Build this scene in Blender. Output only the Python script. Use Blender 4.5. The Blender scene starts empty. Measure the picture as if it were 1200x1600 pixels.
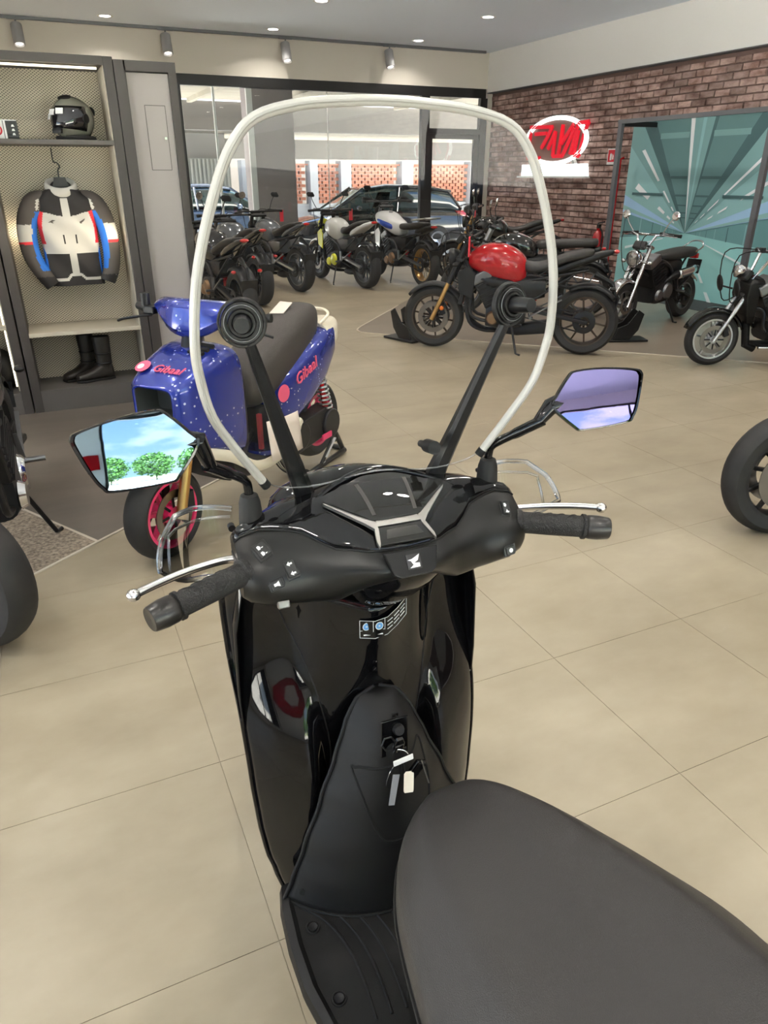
import bpy, math, random
from mathutils import Vector as V, Matrix as Mx
random.seed(11)
sc = bpy.context.scene
COL = sc.collection
PI = math.pi
R = math.radians

# ---------------------------------------------------------------- camera
cd = bpy.data.cameras.new('camera')
cam = bpy.data.objects.new('camera', cd); COL.objects.link(cam)
cam.location = (0, 0, 1.58)
cam.rotation_euler = (R(90 - 25.44), 0, R(-24.5))
cd.sensor_fit = 'VERTICAL'; cd.sensor_height = 32.0; cd.lens = 32.0 * 1110 / 1600
cd.clip_start = 0.02; cd.clip_end = 400
sc.camera = cam

# ---------------------------------------------------------------- world, sun, exposure
vs = sc.view_settings
vs.view_transform = 'Standard'; vs.look = 'None'; vs.gamma = 1.0; vs.use_curve_mapping = False
vs.exposure = 1.1
W = bpy.data.worlds.new('sky'); sc.world = W; W.use_nodes = True
nt = W.node_tree; nt.nodes.clear()
def wn(t, **k):
    n = nt.nodes.new(t)
    for a, b in k.items(): setattr(n, a, b)
    return n
wo = wn('ShaderNodeOutputWorld'); wb = wn('ShaderNodeBackground'); wb.inputs[1].default_value = 1.7
tc = wn('ShaderNodeTexCoord'); sp = wn('ShaderNodeSeparateXYZ')
nt.links.new(tc.outputs['Generated'], sp.inputs[0])
rp = wn('ShaderNodeValToRGB')
rp.color_ramp.elements[0].position = 0.0; rp.color_ramp.elements[0].color = (.62, .78, .95, 1)
rp.color_ramp.elements[1].position = 0.6; rp.color_ramp.elements[1].color = (.10, .30, .72, 1)
nt.links.new(sp.outputs[2], rp.inputs[0])
nz = wn('ShaderNodeTexNoise'); nz.inputs['Scale'].default_value = 3.2; nz.inputs['Detail'].default_value = 7
mp = wn('ShaderNodeMapping'); mp.inputs['Scale'].default_value = (1, 1, 3.2)
nt.links.new(tc.outputs['Generated'], mp.inputs[0]); nt.links.new(mp.outputs[0], nz.inputs[0])
cr = wn('ShaderNodeValToRGB'); cr.color_ramp.elements[0].position = .47; cr.color_ramp.elements[1].position = .58
nt.links.new(nz.outputs[0], cr.inputs[0])
mx = wn('ShaderNodeMixRGB'); mx.inputs[2].default_value = (.95, .96, .98, 1)
nt.links.new(cr.outputs[0], mx.inputs[0]); nt.links.new(rp.outputs[0], mx.inputs[1])
nt.links.new(mx.outputs[0], wb.inputs[0]); nt.links.new(wb.outputs[0], wo.inputs[0])
sd = bpy.data.lights.new('sun', 'SUN'); sd.energy = 46.0; sd.angle = R(1); sd.color = (1, .95, .86)
sun = bpy.data.objects.new('sun', sd); COL.objects.link(sun)
sun.rotation_euler = (R(-30), R(12), 0)
LAMP = dict(down=6.4, spot=1.0, strip=2.2)

# ---------------------------------------------------------------- materials
MATS = {}
def mat(name, col, rough=.5, metal=0., spec=.5, coat=0., noise=None, bump=None, alpha=None, emit=None, sheen=0, coat_rough=.05, island=0.):
    """noise=(colour2, scale, lo, hi); bump=(scale, strength)"""
    if name in MATS: return MATS[name]
    m = bpy.data.materials.new(name); m.use_nodes = True
    t = m.node_tree; b = t.nodes['Principled BSDF']
    c = tuple(col) + (1,)
    b.inputs['Base Color'].default_value = c
    b.inputs['Roughness'].default_value = rough; b.inputs['Metallic'].default_value = metal
    b.inputs['Specular IOR Level'].default_value = spec
    b.inputs['Coat Weight'].default_value = coat; b.inputs['Coat Roughness'].default_value = coat_rough
    if sheen: b.inputs['Sheen Weight'].default_value = sheen
    if emit: b.inputs['Emission Color'].default_value = tuple(emit[0]) + (1,); b.inputs['Emission Strength'].default_value = emit[1]
    tcn = None
    if noise or bump:
        tcn = t.nodes.new('ShaderNodeTexCoord')
    last = None
    if noise:
        n = t.nodes.new('ShaderNodeTexNoise'); n.inputs['Scale'].default_value = noise[1]; n.inputs['Detail'].default_value = 5
        t.links.new(tcn.outputs['Object'], n.inputs['Vector'])
        r_ = t.nodes.new('ShaderNodeValToRGB')
        r_.color_ramp.elements[0].position = noise[2]; r_.color_ramp.elements[0].color = c
        r_.color_ramp.elements[1].position = noise[3]; r_.color_ramp.elements[1].color = tuple(noise[0]) + (1,)
        t.links.new(n.outputs[0], r_.inputs[0]); t.links.new(r_.outputs[0], b.inputs['Base Color']); last = r_.outputs[0]
    if island:
        g = t.nodes.new('ShaderNodeNewGeometry'); oi = t.nodes.new('ShaderNodeObjectInfo')
        a = t.nodes.new('ShaderNodeMath'); a.operation = 'ADD'
        t.links.new(g.outputs['Random Per Island'], a.inputs[0]); t.links.new(oi.outputs['Random'], a.inputs[1])
        f = t.nodes.new('ShaderNodeMath'); f.operation = 'FRACT'; t.links.new(a.outputs[0], f.inputs[0])
        mr = t.nodes.new('ShaderNodeMapRange'); mr.inputs[3].default_value = 1 - island; mr.inputs[4].default_value = 1 + island
        t.links.new(f.outputs[0], mr.inputs[0])
        hs = t.nodes.new('ShaderNodeHueSaturation'); t.links.new(mr.outputs[0], hs.inputs['Value'])
        if last: t.links.new(last, hs.inputs['Color'])
        else: hs.inputs['Color'].default_value = c
        t.links.new(hs.outputs[0], b.inputs['Base Color'])
    if bump:
        n = t.nodes.new('ShaderNodeTexNoise'); n.inputs['Scale'].default_value = bump[0]; n.inputs['Detail'].default_value = 4
        t.links.new(tcn.outputs['Object'], n.inputs['Vector'])
        bp = t.nodes.new('ShaderNodeBump'); bp.inputs['Strength'].default_value = bump[1]; bp.inputs['Distance'].default_value = .01
        t.links.new(n.outputs[0], bp.inputs['Height']); t.links.new(bp.outputs[0], b.inputs['Normal'])
    MATS[name] = m
    return m
def glassmat(name, tint=(1, 1, 1), ior=1.45, rough=.0, refl=1.0):
    if name in MATS: return MATS[name]
    m = bpy.data.materials.new(name); m.use_nodes = True
    t = m.node_tree; t.nodes.clear()
    o = t.nodes.new('ShaderNodeOutputMaterial'); a = t.nodes.new('ShaderNodeBsdfTransparent'); g = t.nodes.new('ShaderNodeBsdfGlossy')
    a.inputs[0].default_value = tuple(tint) + (1,); g.inputs['Roughness'].default_value = rough
    f = t.nodes.new('ShaderNodeFresnel'); f.inputs[0].default_value = ior
    ml = t.nodes.new('ShaderNodeMath'); ml.operation = 'MULTIPLY'; ml.inputs[1].default_value = refl
    x = t.nodes.new('ShaderNodeMixShader')
    t.links.new(f.outputs[0], ml.inputs[0]); t.links.new(ml.outputs[0], x.inputs[0])
    t.links.new(a.outputs[0], x.inputs[1]); t.links.new(g.outputs[0], x.inputs[2]); t.links.new(x.outputs[0], o.inputs[0])
    MATS[name] = m
    return m
def mirrormat(name, col):
    if name in MATS: return MATS[name]
    return mat(name, col, rough=.02, metal=1.0)

gloss_black = mat('gloss_black', (.0035, .0035, .004), rough=.04, spec=.45)
satin_black = mat('satin_black', (.006, .006, .0062), rough=.5, spec=.32, bump=(900, .12))
rubber = mat('rubber', (.011, .011, .011), rough=.62, spec=.35)
tyre_m = mat('tyre_rubber', (.016, .016, .016), rough=.7, noise=((.03, .028, .026), 9, .3, .7))
dark_metal = mat('dark_metal', (.028, .028, .03), rough=.38, metal=.6)
black_pl = mat('black_plastic', (.009, .009, .0095), rough=.38, spec=.4)
chrome = mat('chrome', (.82, .82, .84), rough=.1, metal=1)
alu = mat('aluminium', (.55, .55, .56), rough=.3, metal=1)
alu_dark = mat('dark_aluminium', (.22, .22, .23), rough=.38, metal=1)
disc_m = mat('brake_steel', (.26, .24, .22), rough=.3, metal=1)
gold = mat('gold_anodised', (.62, .38, .14), rough=.28, metal=1)
bronze = mat('bronze_case', (.26, .16, .09), rough=.4, metal=.8)
seat_m = mat('seat_vinyl', (.030, .027, .025), rough=.52, bump=(700, .15))
red_paint = mat('red_paint', (.44, .004, .008), rough=.2, coat=.45)
black_paint = mat('black_paint', (.008, .008, .009), rough=.12, coat=1)
grey_paint = mat('grey_paint', (.10, .11, .125), rough=.22, coat=.8, metal=.3)
white_paint = mat('white_paint', (.72, .72, .72), rough=.25, coat=.6)
cream_paint = mat('cream_paint', (.75, .68, .54), rough=.35)
yellow_paint = mat('yellow_paint', (.72, .72, .03), rough=.3)
blue_paint = mat('blue_paint', (.02, .07, .42), rough=.25, coat=.5)
red_lamp = mat('red_lamp', (.5, .01, .012), rough=.15, coat=1)
amber = mat('amber_lamp', (.75, .16, .01), rough=.2, coat=1)
lamp_glass = mat('lamp_glass', (.55, .56, .57), rough=.08, metal=.8)
paper = mat('paper', (.72, .62, .54), rough=.8)
white_pl = mat('white_plastic', (.78, .78, .77), rough=.4)
red_tag = mat('red_tag', (.7, .03, .05), rough=.5)

# ---------------------------------------------------------------- mesh builder
def frame_of(t, ref=None):
    t = V(t).normalized()
    r = V(ref) if ref is not None else (V((0, 0, 1)) if abs(t.z) < .95 else V((1, 0, 0)))
    a = t.cross(r).normalized(); b = a.cross(t).normalized()
    return a, b
class MB:
    def __init__(s): s.v = []; s.f = []; s.m = []; s.cur = 0
    def add(s, vs_, fs):
        o = len(s.v); s.v += [tuple(x) for x in vs_]
        for f in fs: s.f.append(tuple(i + o for i in f)); s.m.append(s.cur)
        return s
    def box(s, c, d, rot=None, taper=1.0):
        hx, hy, hz = d[0]/2, d[1]/2, d[2]/2
        p = [(-hx,-hy,-hz),(hx,-hy,-hz),(hx,hy,-hz),(-hx,hy,-hz),(-hx*taper,-hy*taper,hz),(hx*taper,-hy*taper,hz),(hx*taper,hy*taper,hz),(-hx*taper,hy*taper,hz)]
        if rot is not None:
            q = Mx.Rotation(rot[2],3,'Z') @ Mx.Rotation(rot[1],3,'Y') @ Mx.Rotation(rot[0],3,'X')
            p = [q @ V(x) for x in p]
        c = V(c)
        return s.add([V(x) + c for x in p], [(0,3,2,1),(4,5,6,7),(0,1,5,4),(1,2,6,5),(2,3,7,6),(3,0,4,7)])
    def bar(s, p0, p1, w, h, ref=None, w1=None, h1=None):
        p0, p1 = V(p0), V(p1); a, b = frame_of(p1 - p0, ref)
        w1 = w if w1 is None else w1; h1 = h if h1 is None else h1
        L = [p0 + a*x*w/2 + b*y*h/2 for x, y in ((-1,-1),(1,-1),(1,1),(-1,1))] + [p1 + a*x*w1/2 + b*y*h1/2 for x, y in ((-1,-1),(1,-1),(1,1),(-1,1))]
        return s.add(L, [(0,3,2,1),(4,5,6,7),(0,1,5,4),(1,2,6,5),(2,3,7,6),(3,0,4,7)])
    def tube(s, path, r, n=8, closed=False, caps=True, sx=1.0, ref=None):
        P = [V(p) for p in path]; k = len(P)
        rr = r if isinstance(r, (list, tuple)) else [r]*k
        L = []; pa = None
        for i, p in enumerate(P):
            if closed: t = P[(i+1) % k] - P[i-1]
            else: t = P[min(i+1, k-1)] - P[max(i-1, 0)]
            if t.length < 1e-9: t = V((0,0,1))
            t.normalize()
            if ref is not None: a, b = frame_of(t, ref)
            elif pa is None: a, b = frame_of(t)
            else:
                a = pa - t * pa.dot(t)
                if a.length < 1e-6: a, b = frame_of(t)
                a.normalize(); b = a.cross(t).normalized()
            pa = a
            L.append([p + (a*math.cos(j*2*PI/n)*sx + b*math.sin(j*2*PI/n))*rr[i] for j in range(n)])
        return s.loft(L, caps and not closed, caps and not closed, closed)
    def cyl(s, p0, p1, r0, r1=None, n=16): return s.tube([p0, p1], [r0, r0 if r1 is None else r1], n)
    def loft(s, L, capa=True, capb=True, closed=False, ring=True):
        n = len(L[0]); vs_ = [p for l in L for p in l]; fs = []
        for i in range(len(L) - (0 if closed else 1)):
            i2 = (i+1) % len(L)
            for j in range(n if ring else n-1):
                j2 = (j+1) % n
                fs.append((i*n+j, i*n+j2, i2*n+j2, i2*n+j))
        if capa: fs.append(tuple(range(n))[::-1])
        if capb: fs.append(tuple((len(L)-1)*n + j for j in range(n)))
        return s.add(vs_, fs)
    def lathe(s, prof, p0, axis, n=24, ref=None, arc=None, closed=False):
        """prof: (radius, distance along axis)"""
        p0 = V(p0); t = V(axis).normalized(); a, b = frame_of(t, ref)
        a0, a1 = arc if arc else (0, 2*PI)
        k = n if not arc else n+1
        L = [[p0 + t*h + (a*math.cos(a0+(a1-a0)*j/n) + b*math.sin(a0+(a1-a0)*j/n))*r for j in range(k)] for r, h in prof]
        return s.loft(L, False, False, closed, ring=not arc)
    def prism(s, poly, d, o=(0,0,0), ux=(1,0,0), uy=(0,1,0)):
        """2-D polygon in plane (ux,uy) at o extruded by d along ux x uy"""
        o, ux, uy = V(o), V(ux), V(uy); nn = ux.cross(uy).normalized()
        A = [o + ux*x + uy*y for x, y in poly]
        return s.loft([A, [p + nn*d for p in A]])
    def ell(s, c, r, n=16, k=10, rot=None, lo=0., hi=1.):
        c = V(c); L = []
        q = (Mx.Rotation(rot[2],3,'Z') @ Mx.Rotation(rot[1],3,'Y') @ Mx.Rotation(rot[0],3,'X')) if rot else Mx.Identity(3)
        for i in range(k+1):
            th = PI*(lo + (hi-lo)*i/k)
            L.append([c + q @ V((r[0]*math.sin(th)*math.cos(2*PI*j/n), r[1]*math.sin(th)*math.sin(2*PI*j/n), r[2]*math.cos(th))) for j in range(n)])
        return s.loft(L, hi-lo < 1, hi-lo < 1)
    def torus(s, c, axis, R0, r, n=32, k=8, sx=1.0, arc=None):
        c = V(c); a, b = frame_of(axis); a0, a1 = arc if arc else (0, 2*PI)
        m = n if not arc else n+1
        P = [c + (a*math.cos(a0+(a1-a0)*i/n) + b*math.sin(a0+(a1-a0)*i/n))*R0 for i in range(m)]
        return s.tube(P, r, k, closed=not arc, sx=sx, ref=axis)
    def body(s, secs, n=18, p=2.4, caps=True):
        """loft along x; sec=(x, halfwidth, ztop, zbottom[, power])"""
        L = []
        for q in secs:
            x, hw, zt, zb = q[:4]; e = q[4] if len(q) > 4 else p
            l = []
            for j in range(n):
                th = 2*PI*j/n; c, sn = math.cos(th), math.sin(th)
                l.append(V((x, hw*math.copysign(abs(c)**(2/e), c), (zt+zb)/2 + (zt-zb)/2*math.copysign(abs(sn)**(2/e), sn))))
            L.append(l)
        return s.loft(L, caps, caps)
    def grid(s, fn, nu, nv, thick=0):
        vs_ = [V(fn(i/nu, j/nv)) for j in range(nv+1) for i in range(nu+1)]
        fs = [(j*(nu+1)+i, j*(nu+1)+i+1, (j+1)*(nu+1)+i+1, (j+1)*(nu+1)+i) for j in range(nv) for i in range(nu)]
        return s.add(vs_, fs)
    def xf(s, M):
        s.v = [tuple(M @ V(p)) for p in s.v]; return s
    def mesh(s, name, mats, ang=38, smooth=True):
        me = bpy.data.meshes.new(name); me.from_pydata(s.v, [], s.f)
        for m in (mats if isinstance(mats, (list, tuple)) else [mats]): me.materials.append(m)
        if len(set(s.m)) > 1 or (s.m and s.m[0]): me.polygons.foreach_set('material_index', s.m)
        me.validate(); me.update()
        import bmesh
        bm = bmesh.new(); bm.from_mesh(me); bmesh.ops.recalc_face_normals(bm, faces=bm.faces); bm.to_mesh(me); bm.free()
        if smooth:
            me.polygons.foreach_set('use_smooth', [True]*len(me.polygons))
            me.set_sharp_from_angle(angle=R(ang))
        return me
def put(name, me, parent=None, loc=None, rot=None):
    o = bpy.data.objects.new(name, me); COL.objects.link(o)
    if parent is not None: o.parent = parent
    if loc is not None: o.location = loc
    if rot is not None: o.rotation_euler = rot
    return o
def ob(name, mb, m, parent=None, loc=None, rot=None, ang=38, smooth=True, bevel=0, sub=0, solid=0, label=None):
    o = put(name, mb.mesh(name, m, ang, smooth), parent, loc, rot)
    if solid:
        q = o.modifiers.new('solid', 'SOLIDIFY'); q.thickness = solid; q.offset = 0
    if bevel:
        q = o.modifiers.new('bevel', 'BEVEL'); q.width = bevel; q.segments = 2; q.limit_method = 'ANGLE'; q.angle_limit = R(40)
    if sub:
        q = o.modifiers.new('sub', 'SUBSURF'); q.levels = sub; q.render_levels = sub
    if label: o['label'] = label
    return o
def tag(o, label, cat, group=None):
    o['label'] = label; o['category'] = cat
    if group: o['group'] = group
    return o
def thing(name, label, cat, loc=(0,0,0), rotz=0., group=None):
    o = bpy.data.objects.new(name, None); COL.objects.link(o); o.empty_display_size = .1
    o.location = loc; o.rotation_euler = (0, 0, rotz)
    return tag(o, label, cat, group)
def struct(o): o['kind'] = 'structure'; return o
def stuff(o): o['kind'] = 'stuff'; return o
def text_mb(body, size, M, extrude=.0005, align='CENTER', shear=0., space=1.0):
    """a text as mesh data transformed by M (text lies in XY)"""
    c = bpy.data.curves.new('t', 'FONT'); c.body = body; c.size = size; c.extrude = extrude; c.align_x = align; c.align_y = 'CENTER'
    c.shear = shear; c.space_character = space; c.resolution_u = 2
    o = bpy.data.objects.new('t', c); COL.objects.link(o)
    bpy.context.view_layer.update()
    me = bpy.data.meshes.new_from_object(o)
    bpy.data.objects.remove(o); bpy.data.curves.remove(c)
    mb = MB(); mb.v = [tuple(M @ v.co) for v in me.vertices]; mb.f = [tuple(p.vertices) for p in me.polygons]; mb.m = [0]*len(mb.f)
    bpy.data.meshes.remove(me)
    return mb
def basis(o, ux, uy):
    """matrix placing the XY plane at o with axes ux, uy"""
    ux = V(ux).normalized(); uy = V(uy); uy = (uy - ux*uy.dot(ux)).normalized(); uz = ux.cross(uy)
    M = Mx.Identity(4)
    for i in range(3): M[i][0] = ux[i]; M[i][1] = uy[i]; M[i][2] = uz[i]; M[i][3] = V(o)[i]
    return M
def spline(P, k=6, closed=False):
    """Catmull-Rom through points"""
    P = [V(p) for p in P]; n = len(P); out = []
    for i in range(n if closed else n-1):
        p0 = P[(i-1) % n] if closed or i > 0 else P[0]*2 - P[1]
        p1, p2 = P[i], P[(i+1) % n]
        p3 = P[(i+2) % n] if closed or i+2 < n else P[-1]*2 - P[-2]
        for j in range(k):
            t = j/k
            out.append(.5*((2*p1) + (p2-p0)*t + (2*p0-5*p1+4*p2-p3)*t*t + (3*p1-p0-3*p2+p3)*t**3))
    if not closed: out.append(P[-1])
    return out
def lerp_tab(tab, x):
    """piecewise smooth lookup: tab = [(x, a, b, ...)]"""
    if x <= tab[0][0]: return tab[0][1:]
    for i in range(len(tab)-1):
        a, b = tab[i], tab[i+1]
        if x <= b[0]:
            t = (x-a[0])/(b[0]-a[0]); t = t*t*(3-2*t)*.5 + t*.5
            return tuple(a[k]+(b[k]-a[k])*t for k in range(1, len(a)))
    return tab[-1][1:]
# ================================================================ THE ROOM
H = 3.57; XR = 8.2; YB = 13.1; XL = -4.5; YR = -5.0
EYE = V((0, 0, 1.58))
def posmat(name, c1, c2, scale, lo, hi, rough, stretch=(1, 1, 1), bump=0, spec=.5, island=0):
    m = bpy.data.materials.new(name); m.use_nodes = True; t = m.node_tree; b = t.nodes['Principled BSDF']
    g = t.nodes.new('ShaderNodeNewGeometry'); mp_ = t.nodes.new('ShaderNodeMapping'); mp_.inputs['Scale'].default_value = stretch
    t.links.new(g.outputs['Position'], mp_.inputs[0])
    n = t.nodes.new('ShaderNodeTexNoise'); n.inputs['Scale'].default_value = scale; n.inputs['Detail'].default_value = 6; n.inputs['Roughness'].default_value = .6
    t.links.new(mp_.outputs[0], n.inputs['Vector'])
    r_ = t.nodes.new('ShaderNodeValToRGB'); e = r_.color_ramp.elements
    e[0].position = lo; e[0].color = tuple(c1)+(1,); e[1].position = hi; e[1].color = tuple(c2)+(1,)
    t.links.new(n.outputs[0], r_.inputs[0]); out = r_.outputs[0]
    if island:
        oi = t.nodes.new('ShaderNodeObjectInfo'); gi = g.outputs['Random Per Island']
        a = t.nodes.new('ShaderNodeMath'); a.operation = 'ADD'; t.links.new(oi.outputs['Random'], a.inputs[0]); t.links.new(gi, a.inputs[1])
        f = t.nodes.new('ShaderNodeMath'); f.operation = 'FRACT'; t.links.new(a.outputs[0], f.inputs[0])
        mr = t.nodes.new('ShaderNodeMapRange'); mr.inputs[3].default_value = 1-island; mr.inputs[4].default_value = 1+island; t.links.new(f.outputs[0], mr.inputs[0])
        hs = t.nodes.new('ShaderNodeHueSaturation'); t.links.new(mr.outputs[0], hs.inputs['Value']); t.links.new(out, hs.inputs['Color']); out = hs.outputs[0]
    t.links.new(out, b.inputs['Base Color'])
    b.inputs['Roughness'].default_value = rough; b.inputs['Specular IOR Level'].default_value = spec
    if bump:
        bp = t.nodes.new('ShaderNodeBump'); bp.inputs['Strength'].default_value = bump; bp.inputs['Distance'].default_value = .01
        n2 = t.nodes.new('ShaderNodeTexNoise'); n2.inputs['Scale'].default_value = scale*6; n2.inputs['Detail'].default_value = 4; t.links.new(g.outputs['Position'], n2.inputs['Vector'])
        t.links.new(n2.outputs[0], bp.inputs['Height']); t.links.new(bp.outputs[0], b.inputs['Normal'])
    return m
tile_m = posmat('floor_tile', (.268, .222, .150), (.368, .316, .226), 1.3, .32, .68, .34, (1, 1.7, 1), island=.025)
grout = mat('grout', (.285, .24, .165), rough=.8)
dark_floor = posmat('dark_floor', (.105, .088, .072), (.145, .122, .10), 1.1, .3, .7, .4, (1, 4, 1))
zone_floor = posmat('zone_floor', (.195, .16, .12), (.245, .205, .158), 1.1, .3, .7, .3, (1, 3, 1))
carpet = posmat('carpet', (.14, .11, .08), (.42, .34, .25), 60, .35, .65, .9, bump=.5)
white_wall = mat('white_wall', (.84, .825, .80), rough=.75)
ceil_m = mat('ceiling_paint', (.82, .885, .98), rough=.8)
frame_black = mat('frame_black', (.012, .012, .013), rough=.4)
steel_grey = mat('steel_grey', (.16, .165, .18), rough=.45, metal=.4)
glass = glassmat('window_glass', (.95, .97, .97), 1.45)

# floor: slab and tiles
fl = struct(ob('floor', MB().box(((XL+XR)/2, (YR+YB)/2, -.053), (XR-XL, YB-YR+.3, .1)), grout, smooth=False))
PX, PY = .606, .6
tme = MB().box((0, 0, -.004), (PX-.0017, PY-.0017, .008)).mesh('tile', tile_m, smooth=False)
fwd = V((math.sin(R(24.5))*math.cos(R(25.44)), math.cos(R(24.5))*math.cos(R(25.44)), -math.sin(R(25.44))))
rgt = V((math.cos(R(24.5)), -math.sin(R(24.5)), 0)); upv = rgt.cross(fwd)
def inview(p, m=.12):
    d = V(p) - EYE; w = d.dot(fwd)
    return w > .1 and abs(d.dot(rgt)/w) < 600/1110 + m and abs(d.dot(upv)/w) < 800/1110 + m
near, rest = [], MB()
for i in range(-8, 14):
    for j in range(-11, 20):
        x, y = .215 + (i+.5)*PX, 1.049 + (j+.5)*PY
        if XL < x < XR and YR < y < YB:
            if inview((x, y, 0)): near.append((x, y))
            else: rest.box((x, y, -.004), (PX-.0017, PY-.0017, .008))
near.sort(key=lambda p: p[0]**2 + p[1]**2)
for x, y in near[:300]: put('tile', tme, fl, (x, y, 0))
for x, y in near[300:]: rest.box((x, y, -.004), (PX-.0017, PY-.0017, .008))
stuff(ob('tiles', rest, tile_m, fl, smooth=False))
def inlay(name, poly, m, z=.0025):
    return ob(name, MB().prism(poly, z, (0, 0, 0)), m, fl, smooth=False)
inlay('dark_inlay', [(0, 3.285), (.80, 3.885), (1.0, 4.25), (1.04, 5.6), (-1.38, 5.6)], dark_floor)
inlay('carpet_inlay', [(0, 3.285), (-1.38, 5.6), (-4.45, 5.6), (-4.45, -.07)], carpet, .004)
zc = spline([(3.35, 7.02, 0), (3.12, 7.26, 0), (3.06, 7.42, 0), (3.16, 7.6, 0), (3.4, 7.87, 0)], 4)
inlay('display_inlay', [(7.5, 2.95), (8.19, 2.95), (8.19, 12.9), (7.9, 12.9)] + [(p.x, p.y) for p in zc][::-1], zone_floor)
inlay('mural_mat', [(7.5, 5.6), (8.19, 5.6), (8.19, 9.15), (7.5, 9.15)], mat('mat_grey', (.045, .045, .047), rough=.7), .005)
trim_m = mat('floor_trim', (.62, .56, .46), rough=.35, metal=.3)
def strip(pts, w=.014):
    m_ = MB()
    for a, b in zip(pts[:-1], pts[1:]): m_.bar((a[0], a[1], .003), (b[0], b[1], .003), w, .006)
    ob('edge_trim', m_, trim_m, fl, smooth=False)
strip([(-4.4, -.04), (.80, 3.885)]); strip([(0, 3.285), (-1.38, 5.6)]); strip([(7.5, 2.93)] + [(p.x, p.y) for p in zc] + [(4.2, 8.76)], .018)

# ceiling and walls
ce = struct(ob('ceiling', MB().box(((XL+XR)/2, (YR+YB)/2, H+.05), (XR-XL+.4, YB-YR+.4, .1)), ceil_m, smooth=False))
m_ = MB()
m_.box(((XL+XR)/2, YB+.1, (3.0+H)/2), (XR-XL+.4, .2, H-3.0)).box(((XL+2.36)/2, YB+.1, 1.5), (2.36-XL, .2, 3.0)).box((8.15, YB+.1, 1.5), (.1, .2, 3.0))
struct(ob('wall_back', m_, mat('cream_wall', (.66, .62, .55), rough=.75), smooth=False))
struct(ob('trim_1', MB().box((8.14, (YB+YR)/2, (2.94+H)/2), (.12, YB-YR, H-2.94)), white_wall, smooth=False))
struct(ob('trim_2', MB().box((8.135, (YB+YR)/2, 2.935), (.13, YB-YR, .012)), steel_grey, smooth=False))
# left wall with a shop window, rear wall with a shop window
m_ = MB()
m_.box((XL-.1, 9.3, H/2), (.2, 8.0, H)).box((XL-.1, .3, 3.35), (.2, 10.0, .44)).box((XL-.1, .3, .1), (.2, 10.0, .2)).box((XL-.1, -4.85, H/2), (.2, .3, H))
struct(ob('wall_left', m_, white_wall, smooth=False))
m_ = MB()
m_.box((-3.2, YR-.1, H/2), (2.6, .2, H)).box((7.1, YR-.1, H/2), (2.4, .2, H)).box((2.0, YR-.1, 3.35), (7.8, .2, .44)).box((2.0, YR-.1, .1), (7.8, .2, .2))
struct(ob('wall_rear', m_, white_wall, smooth=False))
struct(ob('trim_3', MB().box((-3.2, YR+.03, 1.75), (2.4, .06, .45)), red_paint, smooth=False))
struct(ob('trim_4', MB().box((XL+.03, 7.6, 2.7), (.06, 4.4, .5)), red_paint, smooth=False))
def window(name, p0, p1, z0, z1, nx, fw=.07, th=.08):
    """black framed window along p0-p1 with nx panes"""
    a = V((*p0, 0)); b = V((*p1, 0)); d = (b-a); L = d.length; d.normalize()
    root = struct(ob(name, MB().bar(a+V((0,0,z1-fw/2)), b+V((0,0,z1-fw/2)), th, fw).bar(a+V((0,0,z0+fw/2)), b+V((0,0,z0+fw/2)), th, fw), frame_black, smooth=False))
    for i in range(nx+1):
        c = a + d*(fw/2 + (L-fw)*i/nx)
        ob('mullion', MB().bar(c+V((0,0,z0)), c+V((0,0,z1)), fw, th, ref=d), frame_black, root, smooth=False)
    for i in range(nx):
        c0 = a + d*(L*i/nx+fw/2); c1 = a + d*(L*(i+1)/nx-fw/2)
        ob('pane', MB().bar(c0+V((0,0,(z0+z1)/2)), c1+V((0,0,(z0+z1)/2)), .006, z1-z0-fw*2), glass, root, smooth=False)
    return root
window('window_2', (XL-.1, -4.7), (XL-.1, 5.3), .2, 3.13, 5)
window('window_3', (-1.9, YR-.1), (5.9, YR-.1), .2, 3.13, 2)

# shop front on the back wall
yb = YB + .04
win = struct(ob('window_1', MB().box((5.2, yb, 2.925), (5.7, .1, .15)).box((4.55, yb, .03), (4.3, .1, .06)), frame_black, smooth=False))
for x, w in ((2.40, .1), (6.80, .16), (8.02, .14)): ob('frame_post', MB().box((x, yb, 1.425), (w, .1, 2.85)), frame_black, win, smooth=False)
for x0, x1 in ((2.45, 4.905), (4.92, 6.72)): ob('pane', MB().box(((x0+x1)/2, yb, 1.455), (x1-x0, .008, 2.79)), glass, win, smooth=False)
ob('joint', MB().box((4.9125, yb, 1.455), (.012, .012, 2.79)), mat('silicone', (.7, .7, .7), rough=.5), win, smooth=False)
ob('header_bar', MB().box((7.415, yb, 2.295), (1.07, .1, .09)), frame_black, win, smooth=False)
ob('pane', MB().box((7.415, yb, 2.595), (1.07, .008, .51)), glass, win, smooth=False)
dr = struct(ob('door_1', MB().box((6.92, yb, 1.125), (.08, .06, 2.25)).box((7.90, yb, 1.125), (.1, .06, 2.25)).box((7.41, yb, 2.21), (.9, .06, .08)).box((7.41, yb, .06), (.9, .06, .12)), frame_black, smooth=False))
ob('pane', MB().box((7.405, yb, 1.145), (.89, .008, 2.05)), glass, dr, smooth=False)
ob('handle', MB().tube([(7.88, yb-.03, .75), (7.88, yb-.09, .78), (7.88, yb-.09, 1.17), (7.88, yb-.03, 1.2)], .014), alu_dark, dr)

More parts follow.
